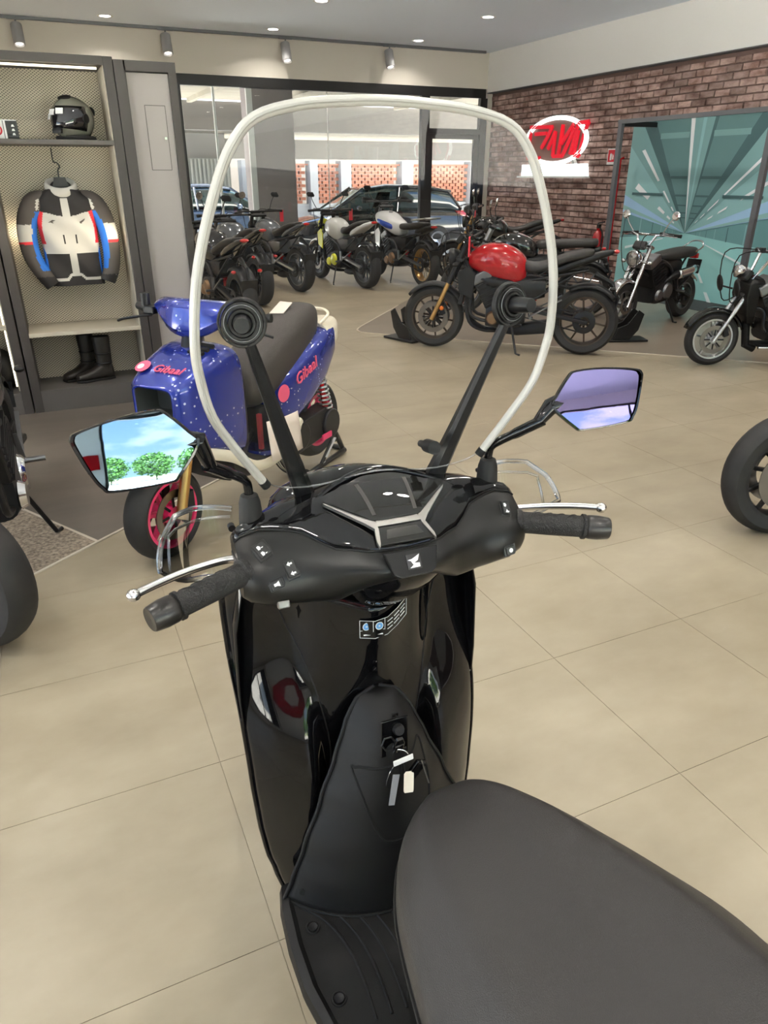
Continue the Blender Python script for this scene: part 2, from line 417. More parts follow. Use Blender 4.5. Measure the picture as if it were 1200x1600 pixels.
# brick wall
brick_m = posmat('brick', (.21, .115, .095), (.56, .40, .355), 7, .36, .66, .85, (1, .6, 1.4), bump=.5, island=.30)
mortar = mat('mortar', (.17, .11, .095), rough=.95, bump=(60, .4))
wr = struct(ob('wall_right', MB().box((XR+.115, (YR+YB)/2, H/2), (.2, YB-YR+.4, H)), mortar, smooth=False))
BL, BH, JT = .232, .074, .011
bl = []
for k in range(int(2.94/(BH+JT))+1):
    z = .005 + k*(BH+JT) + BH/2
    y = 5.85 + (k % 2)*(BL+JT)/2
    while y < YB - .02:
        L = min(BL, 2*(YB-y))
        if z < 2.93 and not (6.45 < y-BL/2 and y+BL/2 < 9.12 and z < 2.2): bl.append((y, z))
        y += BL + JT
bl.sort(key=lambda q: (V((XR, q[0], q[1])) - EYE).length)
def brick_mb(y, z, mb):
    hx = .028; q = .004
    c = V((XR+.02, y, z)); a, b = BL/2, BH/2
    j = lambda: random.uniform(-.0025, .0025)
    P = [(-.0, -a, -b), (0, a, -b), (0, a, b), (0, -a, b), (-hx+j(), -a+q+j(), -b+q+j()), (-hx+j(), a-q+j(), -b+q+j()), (-hx+j(), a-q+j(), b-q+j()), (-hx+j(), -a+q+j(), b-q+j())]
    mb.add([c+V(p) for p in P], [(0,1,5,4),(1,2,6,5),(2,3,7,6),(3,0,4,7),(4,5,6,7)])
bmes = []
for k in range(6):
    q = MB(); brick_mb(0, 0, q); q.v = [(a-XR-.02, b, c) for a, b, c in q.v]; bmes.append(q.mesh('brick', brick_m, smooth=False))
vis = [q for q in bl if inview((XR, q[0], q[1]), .03)]
for i, (y, z) in enumerate(vis[:300]): put('brick', bmes[i % 6], wr, (XR+.02, y, z))
q = MB(); s0 = set(vis[:300])
for (y, z) in bl:
    if (y, z) not in s0: brick_mb(y, z, q)
stuff(ob('bricks', q, brick_m, wr, smooth=False))

# mural print (flat picture of a road tunnel) and the steel portal before it
XM = 8.165
def mm(n, c): return mat('print_'+n, (min(.9, c[0]*1.3), min(.92, c[1]*1.38), min(.95, c[2]*1.5)), rough=.5)
mur = tag(ob('tunnel_mural', MB().box((XM+.012, 7.785, 1.135), (.02, 2.73, 2.27)), mm('base', (.20, .34, .33)), smooth=False), 'large teal wall mural of a road tunnel on the brick wall', 'mural')
lay = [0]
def mp_(pts, m, parent=mur, name='print'):
    lay[0] += 1
    x = XM - .0004*lay[0]
    pts = [(min(9.15, max(6.42, a)), min(2.27, max(0, b))) for a, b in pts]
    b = MB(); b.add([(x, a, c) for a, c in pts], [tuple(range(len(pts)))])
    return ob(name, b, m, parent, smooth=False)
vy, vz = 7.86, .84
def ray_(y, z, t): return (vy+(y-vy)*t, vz+(z-vz)*t)
def wedge(a, b, m, t0=0., t1=1.): mp_([ray_(*a, t0), ray_(*a, t1), ray_(*b, t1), ray_(*b, t0)], m)
c_road = mm('road', (.26, .50, .46)); c_line = mm('line', (.62, .82, .78)); c_ceil = mm('ceil', (.10, .19, .18)); c_beam = mm('beam', (.17, .30, .285)); c_dk = mm('dark', (.05, .105, .105))
c_lt = mm('light', (.75, .92, .88)); c_sky = mm('sky', (.30, .45, .58)); c_wall = mm('panel', (.13, .27, .26)); c_mid = mm('mid', (.235, .40, .38))
wedge((9.15, .72), (9.15, -1.5), c_road); wedge((9.15, -1.5), (6.42, -1.5), c_road); wedge((6.42, -1.5), (6.42, .72), c_road)
wedge((9.15, 1.06), (9.15, .70), c_wall); wedge((6.42, 1.12), (6.42, .72), c_wall)
for y0 in (9.15, 6.42):
    for k in range(9):
        t = .95*(.72**k); yy, z1 = ray_(y0, 1.07, t); _, z0 = ray_(y0, .71, t)
        mp_([(yy-.012*t, z0), (yy+.012*t, z0), (yy+.012*t, z1), (yy-.012*t, z1)], c_mid if k % 2 else c_dk)
wedge((9.15, 1.32), (9.15, 1.06), c_sky); wedge((6.42, 1.40), (6.42, 1.12), c_sky)
wedge((9.15, 1.16), (9.15, 1.10), c_mid); wedge((6.42, 1.20), (6.42, 1.13), c_mid)
wedge((9.15, 2.0), (9.15, 1.30), c_mid); wedge((6.42, 2.1), (6.42, 1.36), c_mid)
wedge((9.15, 2.27), (9.15, 1.95), c_beam); wedge((9.3, 2.4), (8.9, 2.4), c_beam)
wedge((8.98, 2.27), (8.72, 2.27), c_dk); wedge((8.72, 2.27), (8.08, 2.27), c_ceil); wedge((8.08, 2.27), (7.6, 2.27), c_beam)
wedge((8.07, 2.27), (8.0, 2.27), c_lt); wedge((7.86, 2.27), (7.80, 2.27), c_mid); wedge((7.66, 2.27), (7.60, 2.27), c_dk); wedge((7.60, 2.27), (6.92, 2.27), c_ceil)
wedge((6.95, 2.27), (6.42, 2.05), c_dk); wedge((6.7, 2.27), (6.42, 1.95), c_beam)
for k, (zz, hh) in enumerate(((2.02, .07), (1.52, .035), (1.30, .025), (1.18, .02), (1.09, .015), (1.03, .012))):
    s_ = (zz-vz)/1.43
    mp_([(vy+.87*s_, zz), (vy+.24*s_, zz), (vy+.24*s_, zz+hh), (vy+.87*s_, zz+hh)], c_dk if k else c_beam); mp_([(vy-.26*s_, zz), (vy-.95*s_, zz), (vy-.95*s_, zz+hh), (vy-.26*s_, zz+hh)], c_dk if k else c_beam)
for a, b, spans in (((8.90, 1.88), (8.84, 1.90), ((.62, 1.0), (.36, .5), (.26, .31), (.18, .22))), ((8.96, 1.40), (8.90, 1.47), ((.72, .98), (.40, .52), (.28, .34), (.2, .24))), ((6.82, 1.73), (6.78, 1.82), ((.52, 1.05), (.32, .46), (.22, .28), (.15, .19))), ((6.6, 1.50), (6.55, 1.58), ((.66, 1.1), (.40, .5), (.28, .34)))):
    for t0, t1 in spans: wedge(a, b, c_lt, t0, t1)
mp_([(8.98, 1.30), (8.36, 1.30), (8.36, 1.335), (8.98, 1.335)], c_dk); mp_([(7.32, 1.30), (6.7, 1.30), (6.7, 1.335), (7.32, 1.335)], c_dk)
for a, b, sp_ in (((7.25, .0), (7.18, 0), ((.30, .42), (.55, .72), (.85, 1.0))), ((6.5, .42), (6.5, .46), ((.25, .9),)), ((9.1, .52), (9.1, .56), ((.3, .9),)), ((8.5, 0), (8.56, 0), ((.3, .45), (.6, .8)))):
    for t0, t1 in sp_: wedge(a, b, c_line, t0, t1)
fp = thing('portal_frame', 'grey steel portal frame standing in front of the tunnel mural', 'frame', (7.54, 7.5, 0))
for y in (1.21, -1.22): ob('post', MB().box((0, y, 1.1), (.05, .07, 2.2)), steel_grey, fp, smooth=False)
ob('top_bar', MB().box((0, -.6, 2.225), (.06, 3.7, .05)), steel_grey, fp, smooth=False)
ob('wall_bracket', MB().box((.33, 1.21, 2.2), (.62, .06, .06)), dark_metal, fp, smooth=False)
tag(ob('wood_panel', MB().box((8.15, 6.2, 1.1), (.05, .38, 2.2)), mat('pale_wood', (.55, .42, .27), rough=.6, noise=((.42, .30, .18), 6, .4, .6)), smooth=False), 'pale wooden panel at the right end of the tunnel mural', 'panel')
tag(ob('red_pipe', MB().tube([(8.14, 9.33, 0), (8.14, 9.33, 1.78), (8.2, 9.33, 1.8)], .018), red_paint), 'thin red pipe running up the brick wall by the mural', 'pipe')

# fire extinguisher and its sign
ex = thing('fire_extinguisher', 'red fire extinguisher on the brick wall beside the mural', 'extinguisher', (8.05, 9.52, .18))
ob('cylinder', MB().lathe([(0, 0), (.085, .0), (.09, .02), (.09, .47), (.075, .55), (.03, .60), (.03, .63), (0, .63)], (0, 0, 0), (0, 0, 1), 20), red_paint, ex)
ob('label', MB().lathe([(.0905, .12), (.0905, .3)], (0, 0, 0), (0, 0, 1), 20, ref=(1, 0, 0)), white_pl, ex)
ob('valve', MB().box((0, 0, .66), (.05, .05, .06)).bar((0, .03, .70), (0, -.12, .73), .02, .02), black_pl, ex)
ob('hose', MB().tube(spline([(0, -.03, .64), (-.02, -.12, .55), (-.03, -.12, .3), (-.02, -.11, .1)]), .012), rubber, ex)
sg = tag(ob('fire_sign', MB().box((XR-.025, 9.57, 1.82), (.01, .19, .22)), white_pl, smooth=False), 'small red and white safety sign on the brick wall', 'sign')
ob('red_field', MB().box((XR-.0315, 9.57, 1.83), (.003, .155, .165)), red_tag, sg, smooth=False)
ob('pictogram', MB().prism([(-.03, -.06), (.01, -.06), (.01, .02), (-.01, .04), (-.03, .02)], .002, (XR-.035, 9.57, 1.83), (0, -1, 0), (0, 0, 1)).prism([(.025, -.05), (.05, -.05), (.05, .0), (.025, .03)], .002, (XR-.035, 9.57, 1.83), (0, -1, 0), (0, 0, 1)), white_pl, sg, smooth=False)

# illuminated logo sign
ns = thing('neon_sign', 'round illuminated red and white logo sign on the brick wall', 'sign', (0, 0, 0))
neon_w = mat('neon_white', (.9, .9, .9), emit=((.86, 1, .98), .75)); neon_r = mat('neon_red', (.6, .01, .02), rough=.3, emit=((1, .02, .05), .22))
for rr in (1.0, .93):
    ob('ring', MB().tube([(8.13, 10.97 + .84*rr*math.cos(2*PI*k/48), 2.08 + .35*rr*math.sin(2*PI*k/48)) for k in range(48)], .021, 8, closed=True), neon_w, ns)
ob('back_plate', MB().prism([(.80*math.cos(2*PI*k/40), .33*math.sin(2*PI*k/40)) for k in range(40)], .02, (8.175, 10.97, 2.08), (0, -1, 0), (0, 0, 1)), mat('sign_back', (.30, .19, .165), rough=.6), ns)
STR = [[(11.69, 2.31), (11.06, 2.29)], [(11.54, 2.2), (11.21, 2.2)], [(11.06, 2.3), (11.17, 2.15), (11.33, 1.98)], [(11.66, 2.25), (11.69, 2.08), (11.6, 1.86)], [(11.14, 1.96), (10.97, 2.22), (10.99, 1.85), (10.73, 1.85), (10.47, 2.24)], [(10.84, 1.88), (10.78, 2.31), (10.78, 2.03), (10.51, 2.3)], [(10.53, 1.87), (10.39, 2.31), (10.13, 2.32), (10.21, 2.2)], [(10.37, 2.21), (10.43, 1.86), (10.3, 1.84), (10.22, 2.16)], [(11.75, 1.93), (11.68, 1.82), (11.34, 1.83)]]
for s_ in STR:
    b = MB()
    for p, q in zip(s_[:-1], s_[1:]): b.bar((8.125, p[0], p[1]), (8.125, q[0], q[1]), .055, .03, ref=(1, 0, 0))
    ob('letter_stroke', b, neon_r, ns, smooth=False)
ob('base_plate', MB().prism([(-.86, 1.55), (.95, 1.55), (.9, 1.73), (-.86, 1.73)], .05, (8.17, 11.0, 0), (0, -1, 0), (0, 0, 1)), neon_w, ns, smooth=False)
ob('base_lip', MB().box((8.11, 10.96, 1.535), (.1, 1.9, .03)), white_pl, ns, smooth=False)
for a, b in ((11.5, 11.4), (10.4, 10.5)): ob('bracket', MB().bar((8.15, a, 1.72), (8.15, b, 1.84), .06, .05), white_pl, ns, smooth=False)

# ceiling downlights
lens_m = mat('lamp_lens', (1, 1, 1), emit=((1, .96, .9), 9))
ring_me = MB().lathe([(.075, -.002), (.105, -.006), (.11, 0)], (0, 0, 0), (0, 0, 1), 24).mesh('trim_ring', white_pl)
lens_me = MB().lathe([(0, -.0017), (.076, -.0017), (.076, 0)], (0, 0, 0), (0, 0, 1), 24).mesh('lens', lens_m)
ld = bpy.data.lights.new('lamp_light', 'AREA'); ld.shape = 'DISK'; ld.size = .14; ld.energy = LAMP['down']; ld.spread = R(134); ld.color = (1, .93, .84)
wh = {(1, 12.45): 'over the display cabinets near the back wall', (3, 12.45): 'nearest the track rail above the left pane', (6, 12.45): 'close to the back wall and right corner', (3, 10.3): 'at the top edge of the picture', (6, 10.3): 'above the brick wall corner'}
ordn = ('first', 'second', 'third', 'fourth', 'fifth', 'sixth', 'seventh', 'eighth'); xs = (-3.5, -1.05, 1.40, 3.82, 6.30)
for x in xs:
    for k in range(8):
        y = 12.45 - 2.15*k
        d = wh.get((int(x), round(y, 2)))
        g = thing('downlight', 'round recessed ceiling downlight ' + (d or '%s from the left in the %s row from the back wall' % (ordn[xs.index(x)], ordn[k])), 'downlight', (x, y, H), 0, 'recessed downlights in the ceiling')
        put('trim_ring', ring_me, g); put('lens', lens_me, g)
        o = put('lamp_light', ld, g, (0, 0, -.012))
# track with spot heads
tr = tag(ob('track_rail', MB().box((1.9, 12.93, H-.02), (12.0, .04, .04)), steel_grey, smooth=False), 'thin grey light track along the ceiling by the back wall', 'track')
spd = bpy.data.lights.new('spot_light', 'SPOT'); spd.energy = LAMP['spot']; spd.spot_size = R(60); spd.spot_blend = .5; spd.color = (1, .92, .8); spd.shadow_soft_size = .04
for x, d in ((.25, 'leftmost, above the display cabinet'), (2.28, 'second from the left, above the grey panel'), (4.15, 'third from the left, above the window'), (5.98, 'rightmost, above the window')):
    g = thing('track_spot', 'grey cylinder spotlight hanging from the track, ' + d, 'spotlight', (x, 12.9, H-.04), 0, 'spotlights on the track')
    ob('arm', MB().cyl((0, 0, .02), (0, 0, -.07), .012, n=8).box((0, 0, .0), (.22, .035, .02)), steel_grey, g, smooth=False)
    ax = V((0, -.35, -.93)).normalized(); p0 = V((0, .04, -.06))
    ob('body', MB().lathe([(0, 0), (.07, 0), (.075, .01), (.075, .27), (.062, .275), (.055, .25), (0, .25)], p0, ax, 20), mat('spot_grey', (.34, .34, .345), rough=.5), g)
    ob('lens', MB().lathe([(0, .255), (.05, .255)], p0, ax, 20), mat('spot_lens', (.9, .88, .8), emit=((1, .92, .8), 3)), g)
    o = put('spot_light', spd, g, p0 + ax*.29); o.rotation_euler = ax.to_track_quat('-Z', 'Y').to_euler()
# ================================================================ OUTSIDE
asphalt = posmat('asphalt', (.44, .44, .44), (.52, .52, .52), 3, .3, .7, .8)
concrete = posmat('concrete', (.28, .255, .205), (.44, .405, .335), .5, .3, .7, .85, (1, 5, 1))
grey_wall = mat('grey_wall', (.34, .335, .32), rough=.85); mauve = mat('mauve_grey', (.27, .235, .235), rough=.6)
struct(ob('ground', MB().box((4, 43.2, -.16), (120, 60, .1)), asphalt, smooth=False))
struct(ob('forecourt', MB().box((4, -27, -.16), (120, 80.4, .1)), posmat('bounce_paving', (.54, .52, .49), (.64, .62, .59), 2, .3, .7, .8), smooth=False))  # paving tone invented pale, to bounce sunlight through the windows onto the ceiling
struct(ob('canopy_roof', MB().box((5, 15.35, 3.12), (22, 4.1, .2)), concrete, smooth=False))
for k in range(9):
    struct(ob('canopy_rib', MB().box((-3+1.6*k, 15.35, 2.99), (.1, 4.0, .1)), concrete, smooth=False))
struct(ob('canopy_beam', MB().box((6, 17.6, 2.72), (26, .3, .55)), mat('beam_grey', (.15, .142, .135), rough=.8), smooth=False))
struct(ob('far_roof', MB().box((8, 23.2, 2.75), (30, 6.6, .2)), concrete, smooth=False))
struct(ob('far_beam', MB().box((8, 26.6, 2.35), (30, .3, .6)), mat('beam_far', (.20, .195, .19), rough=.8), smooth=False))
struct(ob('far_wall', MB().box((1.0, 23.5, 1.3), (9.0, .3, 2.8)), grey_wall, smooth=False))
sh = struct(ob('shutter', MB().box((4.6, 23.2, 1.0), (1.9, .06, 2.0)), mat('shutter_m', (.42, .45, .42), rough=.6), smooth=False))
for k in range(16): ob('slat', MB().box((3.72+.117*k, 23.15, 1.0), (.05, .05, 1.95)), mat('slat_m', (.60, .62, .58), rough=.6), sh, smooth=False)
tag(ob('concrete_column', MB().box((4.23, 14.45, 1.5), (.80, .6, 3.05)), mauve, smooth=False), 'square mauve grey column outside behind the window', 'column')
for x, w, d in ((2.50, .07, 'leftmost, beside the window edge'), (3.06, .035, 'thin, left of the mauve column'), (3.66, .10, 'against the left face of the mauve column')):
    tag(ob('white_post', MB().box((x, 13.55, 1.5), (w, .05, 3.0)), white_pl, smooth=False), 'white upright post outside the window, ' + d, 'post', 'white posts outside')
# lattice brick fence on a low wall
terra = mat('terracotta', (.40, .15, .085), rough=.8, island=.2); pier_m = mat('pier', (.40, .40, .39), rough=.8)
fw_ = tag(ob('garden_wall', MB().box((9.0, 20.15, .42), (12.0, .22, .84)), pier_m, smooth=False), 'low pale wall under the lattice brick fence across the street', 'wall')
for x, w in ((5.2, .3), (7.0, .22), (7.92, .30), (9.78, .36), (12.0, .36)):
    ob('pier', MB().box((x, 20.05, .95), (w, .4, 1.9)), pier_m, fw_, smooth=False)
lat = []
for x0, x1 in ((5.37, 6.87), (7.13, 7.75), (8.09, 9.58), (9.98, 11.8)):
    k = 0; z = .86
    while z < 1.78:
        x = x0 + (.1 if k % 2 else 0)
        while x + .12 <= x1+.01: lat.append((x+.06, z+.035)); x += .2
        z += .08; k += 1
bme = MB().box((0, 0, 0), (.155, .12, .072)).mesh('brick', terra, smooth=False)
lat.sort(key=lambda p: -((6.7 < p[0] < 9.7) + 0))
for x, z in lat[:300]: put('brick', bme, fw_, (x, 20.1, z))
q = MB()
for x, z in lat[300:]: q.box((x, 20.1, z), (.155, .12, .072))
stuff(ob('bricks', q, terra, fw_, smooth=False))
for x0, x1 in ((5.3, 6.95), (7.1, 7.8), (8.0, 9.65), (9.9, 11.85)): ob('coping', MB().box(((x0+x1)/2, 20.1, 1.81), (x1-x0, .2, .04)), terra, fw_, smooth=False)
struct(ob('back_lot_wall', MB().box((13.0, 28.5, 1.2), (18, .3, 2.4)), mat('lot_wall', (.34, .30, .26), rough=.9), smooth=False))
# cars
def car(label, loc, rz, paint, tail=True):
    t = thing('parked_car', label, 'car', loc, rz)
    lower = [(-2.05, .62, .78, .42, 5), (-1.98, .80, .92, .28, 5), (-1.4, .86, .96, .22, 5), (-.4, .88, .95, .2, 5), (.7, .88, .93, .2, 5), (1.2, .86, .86, .22, 5), (1.85, .80, .74, .26, 5), (2.08, .62, .62, .36, 5)]
    ob('body_shell', MB().body(lower, 28), paint, t)
    cab = [(-1.98, .60, .98, .86, 4), (-1.65, .66, 1.34, .86, 4), (-1.0, .66, 1.46, .86, 4), (-.1, .66, 1.47, .86, 4), (.5, .64, 1.36, .86, 4), (1.15, .66, .96, .84, 4)]
    ob('cabin_glass', MB().body(cab, 24), mat('car_glass', (.02, .035, .035), rough=.05, coat=1), t)
    ob('roof', MB().body([(-1.72, .55, 1.36, 1.30, 4), (-1.0, .62, 1.475, 1.38, 4), (-.1, .62, 1.485, 1.40, 4), (.45, .56, 1.40, 1.33, 4)], 20), paint, t)
    for s in (-1, 1):
        for p in ([(-1.95, .62*s, .95), (-1.6, .62*s, 1.33), (-1.0, .645*s, 1.43)], [(-.35, .675*s, .92), (-.4, .66*s, 1.42)], [(.42, .60*s, 1.40), (1.15, .68*s, .93)]): ob('pillar', MB().tube(p, .03, 6), paint, t)
        ob('tail_light', MB().body([(-2.06, .10, .92, .72, 4), (-1.98, .13, .94, .70, 4), (-1.80, .10, .92, .76, 4)], 12).xf(Mx.Translation((0, .66*s, 0))), red_lamp, t)
        ob('door_mirror', MB().ell((.6, .95*s, 1.0), (.07, .1, .06), 10, 6), paint, t)
        for x in (-1.3, 1.3):
            w = ob('wheel', MB().lathe([(.19, -.1), (.29, -.1), (.31, -.07), (.31, .07), (.29, .1), (.19, .1)], (x, .80*s, .31), (0, 1, 0), 24), tyre_m, t)
            ob('rim', MB().lathe([(0, -.02), (.1, .0), (.2, .06), (.2, -.06)], (x, .80*s+.03*s, .31), (0, s, 0), 20), alu, w)
    ob('rear_bumper', MB().body([(-2.1, .70, .52, .34, 5), (-1.9, .82, .56, .30, 5)], 16), paint, t)
    ob('number_plate', MB().box((-2.11, 0, .66), (.01, .5, .11)), white_pl, t, smooth=False)
    return t
car('dark blue hatchback seen from behind through the window, red tail light', (4.0, 19.0, -.11), R(-8), mat('car_blue', (.03, .05, .09), rough=.2, coat=1))
car('black car parked outside behind the two middle motorcycles', (7.3, 16.6, -.11), R(172), mat('car_black', (.01, .011, .012), rough=.15, coat=1))
def bush(label, loc, r, n, name='leafy_tree', trunk=True):
    t = thing(name, label, 'tree', loc)
    b = MB(); rnd = random.Random(int(loc[0]*10)+n)
    for i in range(n):
        d = V((rnd.gauss(0, 1), rnd.gauss(0, 1), rnd.gauss(0, 1))).normalized()
        p = V((d.x*r[0], d.y*r[1], d.z*r[2]))*rnd.uniform(.55, 1.0) + V((0, 0, r[2]+.6))
        a = V((rnd.gauss(0, 1), rnd.gauss(0, 1), rnd.gauss(0, 1))).normalized(); c, e = frame_of(a); s = rnd.uniform(.10, .2)*max(r)**.4
        b.add([p-c*s, p+e*s*.5, p+c*s, p-e*s*.5], [(0, 1, 2, 3)])
    stuff(ob('foliage', b, mat('leaf', (.055, .14, .02), rough=.6, island=.4), t, smooth=False))
    if trunk: ob('trunk', MB().tube([(0, 0, 0), (.05, 0, r[2]*.6), (0, .05, r[2]+.6)], [.12, .1, .06], 8), mat('bark', (.12, .08, .05), rough=.9), t)
bush('bright green shrub beyond the fence at the right of the window', (12.3, 22.5, -.11), (1.0, .8, .6), 700)
# street seen in the mirrors behind the viewer
for i, (x, y) in enumerate(((-10, -33), (-2.5, -33), (5, -33), (12.5, -33), (20, -33), (-17.5, -33))):
    bush('broad green tree across the street behind the viewer, ' + ('first', 'second', 'third', 'fourth', 'fifth', 'sixth')[i] + ' of the row', (x, y, -.11), (3.7, 2.8, 2.2), 2200)
tag(ob('far_hedge', MB().box((0, -40, .3), (60, .8, .9)), mat('hedge', (.30, .34, .20), rough=.9, bump=(9, 1)), smooth=False), 'long pale hedge across the street behind the viewer', 'hedge')

# ================================================================ DISPLAY CABINETS
cab_dark = mat('cabinet_dark', (.055, .047, .042), rough=.5); cab_grey = mat('cabinet_grey', (.10, .09, .082), rough=.5); panel_grey = mat('panel_grey', (.36, .33, .31), rough=.55)
def mesh_panel_mat():
    m = bpy.data.materials.new('perforated_panel'); m.use_nodes = True; t = m.node_tree; b = t.nodes['Principled BSDF']
    tcn = t.nodes.new('ShaderNodeTexCoord'); out = []
    for sx in (1, -1):
        mpn = t.nodes.new('ShaderNodeMapping'); mpn.inputs['Scale'].default_value = (sx, 0, 1.35); t.links.new(tcn.outputs['Object'], mpn.inputs[0])
        w = t.nodes.new('ShaderNodeTexWave'); w.wave_type = 'BANDS'; w.bands_direction = 'DIAGONAL'; w.inputs['Scale'].default_value = 27 if sx > 0 else 27; w.inputs['Distortion'].default_value = 0
        t.links.new(mpn.outputs[0], w.inputs[0]); out.append(w.outputs[1] if len(w.outputs) > 1 else w.outputs[0])
    ml = t.nodes.new('ShaderNodeMath'); ml.operation = 'MULTIPLY'; t.links.new(out[0], ml.inputs[0]); t.links.new(out[1], ml.inputs[1])
    r_ = t.nodes.new('ShaderNodeValToRGB'); r_.color_ramp.elements[0].position = .12; r_.color_ramp.elements[0].color = (.62, .55, .42, 1); r_.color_ramp.elements[1].position = .55; r_.color_ramp.elements[1].color = (.12, .10, .075, 1)
    t.links.new(ml.outputs[0], r_.inputs[0]); t.links.new(r_.outputs[0], b.inputs['Base Color']); b.inputs['Roughness'].default_value = .5; b.inputs['Metallic'].default_value = .1
    return m
perf = mesh_panel_mat()
led_m = mat('led_strip', (1, 1, 1), emit=((1, .86, .6), .8))
shelf_pale = mat('shelf_pale', (.48, .43, .34), rough=.5)
led_l = bpy.data.lights.new('strip_light', 'AREA'); led_l.shape = 'RECTANGLE'; led_l.size = .03; led_l.size_y = 2.0; led_l.energy = LAMP['strip']; led_l.color = (1, .86, .62)
CY = 5.6; CD = .42
def cabinet(label, x0, x1, shelves):
    t = thing('display_cabinet', label, 'cabinet', ((x0+x1)/2, CY, 0), 0, 'display cabinets along the left wall')
    w = x1-x0; h = w/2
    for s in (-1, 1): ob('side_panel', MB().box((s*(h-.03), CD/2, 1.13), (.06, CD, 2.26)), cab_dark, t, smooth=False, bevel=.004)
    ob('back_panel', MB().box((0, CD-.02, 1.2), (w-.12, .02, 2.08)), perf, t, smooth=False)
    ob('top_bar', MB().box((0, CD/2, 2.235), (w-.12, CD, .05)), cab_dark, t, smooth=False)
    ob('plinth', MB().box((0, CD/2, .08), (w-.12, CD, .16)), cab_grey, t, smooth=False)
    for z, m in shelves: ob('shelf', MB().box((0, CD/2, z), (w-.12, CD, .03)), m, t, smooth=False, bevel=.003)
    ob('lit_side_face', MB().box((h-.064, .20, 1.19), (.008, .36, 2.04)), shelf_pale, t, smooth=False)  # pale sheet added over the dark side panel, so its inner face looks lit
    if x1 < 0: ob('led_strip', MB().box((h-.075, .05, 1.2), (.012, .02, 2.0)), led_m, t, smooth=False)
    ob('led_strip', MB().box((0, .05, 2.195), (w-.2, .02, .012)), led_m, t, smooth=False)
    put('strip_light', led_l, t, (h-.09, .06, 1.2), (0, R(90), R(-45)))
    return t
cabinet('lit display cabinet with perforated back holding the jacket and boots', -.24, .636, ((1.768, cab_grey), (.554, shelf_pale)))
cabinet('lit display cabinet at the left edge of the picture', -1.32, -.25, ((1.768, cab_grey), (.62, shelf_pale)))
pn = thing('service_panel', 'tall grey panel with a locked hatch right of the cabinet', 'panel', (.838, CY, 0))
ob('board', MB().box((0, .05, 1.12), (.28, .06, 2.12)), panel_grey, pn, smooth=False)
for x, w in ((-.165, .07), (.165, .05)): ob('edge_frame', MB().box((x, .05, 1.12), (w, .12, 2.25)), cab_dark, pn, smooth=False)
ob('edge_frame', MB().box((0, .05, 2.215), (.28, .12, .06)), cab_dark, pn, smooth=False)
ob('hatch', MB().box((.032, .0185, 1.80), (.128, .004, .385)), panel_grey, pn, smooth=False)
for a, b in (((-.034, 1.605), (-.034, 1.995)), ((.098, 1.605), (.098, 1.995)), ((-.034, 1.605), (.098, 1.605)), ((-.034, 1.995), (.098, 1.995))):
    ob('hatch_gap', MB().bar((a[0], .018, a[1]), (b[0], .018, b[1]), .004, .004), cab_grey, pn, smooth=False)
ob('lock', MB().cyl((.08, .02, 1.80), (.08, .008, 1.80), .008, n=12), chrome, pn)

# jacket on a hanger
jk = thing('riding_jacket', 'white, black, blue and red riding jacket hanging in the cabinet', 'jacket', (.205, CY+.20, .86))
j_white = mat('fabric_white', (.46, .445, .41), rough=.85); j_black = mat('fabric_black', (.018, .016, .016), rough=.8); j_grey = mat('fabric_grey', (.075, .065, .058), rough=.85); j_blue = mat('fabric_blue', (.01, .13, .52), rough=.7); j_red = mat('fabric_red', (.60, .02, .03), rough=.7)
JM = [j_white, j_black, j_grey, j_blue, j_red]
tab = [(.0, .185, .085), (.10, .188, .09), (.25, .185, .088), (.42, .195, .095), (.50, .20, .09), (.56, .19, .08), (.61, .13, .065), (.64, .075, .05)]
b = MB(); NZ, NA = 130, 150
ringp = []
for k in range(NZ+1):
    z = .64*k/NZ; hw, hd = lerp_tab(tab, z)
    ringp.append([V((hw*math.copysign(abs(math.cos(a))**.75, math.cos(a)), hd*math.copysign(abs(math.sin(a))**.75, math.sin(a)) + .012*math.sin(z*24+math.cos(a)*5)*(1 if math.sin(a) < 0 else 0), z)) for a in [2*PI*j/NA for j in range(NA)]])
def jcol(x, z):
    ax = abs(x)
    if z < .03: return 1
    hemz = .045 if ax > .06 else .045 + .03*(1-max(0, ax-.03)/.03)
    if abs(z-hemz) < .011 and ax < .16: return 0
    if ax < .028 and .07 < z < .57: return 0
    if z < .215: return 1 if ax < .17 else 3
    yoke = .50 - .05*(1-ax/.2) if ax < .2 else .5
    if z > yoke: return 1 if ax < .165 else 2
    e = .150 + .03*math.sin((z-.22)/.28*PI)
    if ax > e + .02 : return 3
    if ax > e - .012 and z > .28: return 4
    if abs(ax-.036) < .004 and .28 < z < .44: return 1
    return 0
b.loft(ringp, True, True)
b.m = []
for f in b.f:
    c = sum((V(b.v[i]) for i in f), V())/len(f); b.m.append(jcol(c.x, c.z) if c.y < .03 else 2)
ob('torso', b, JM, jk, ang=60)
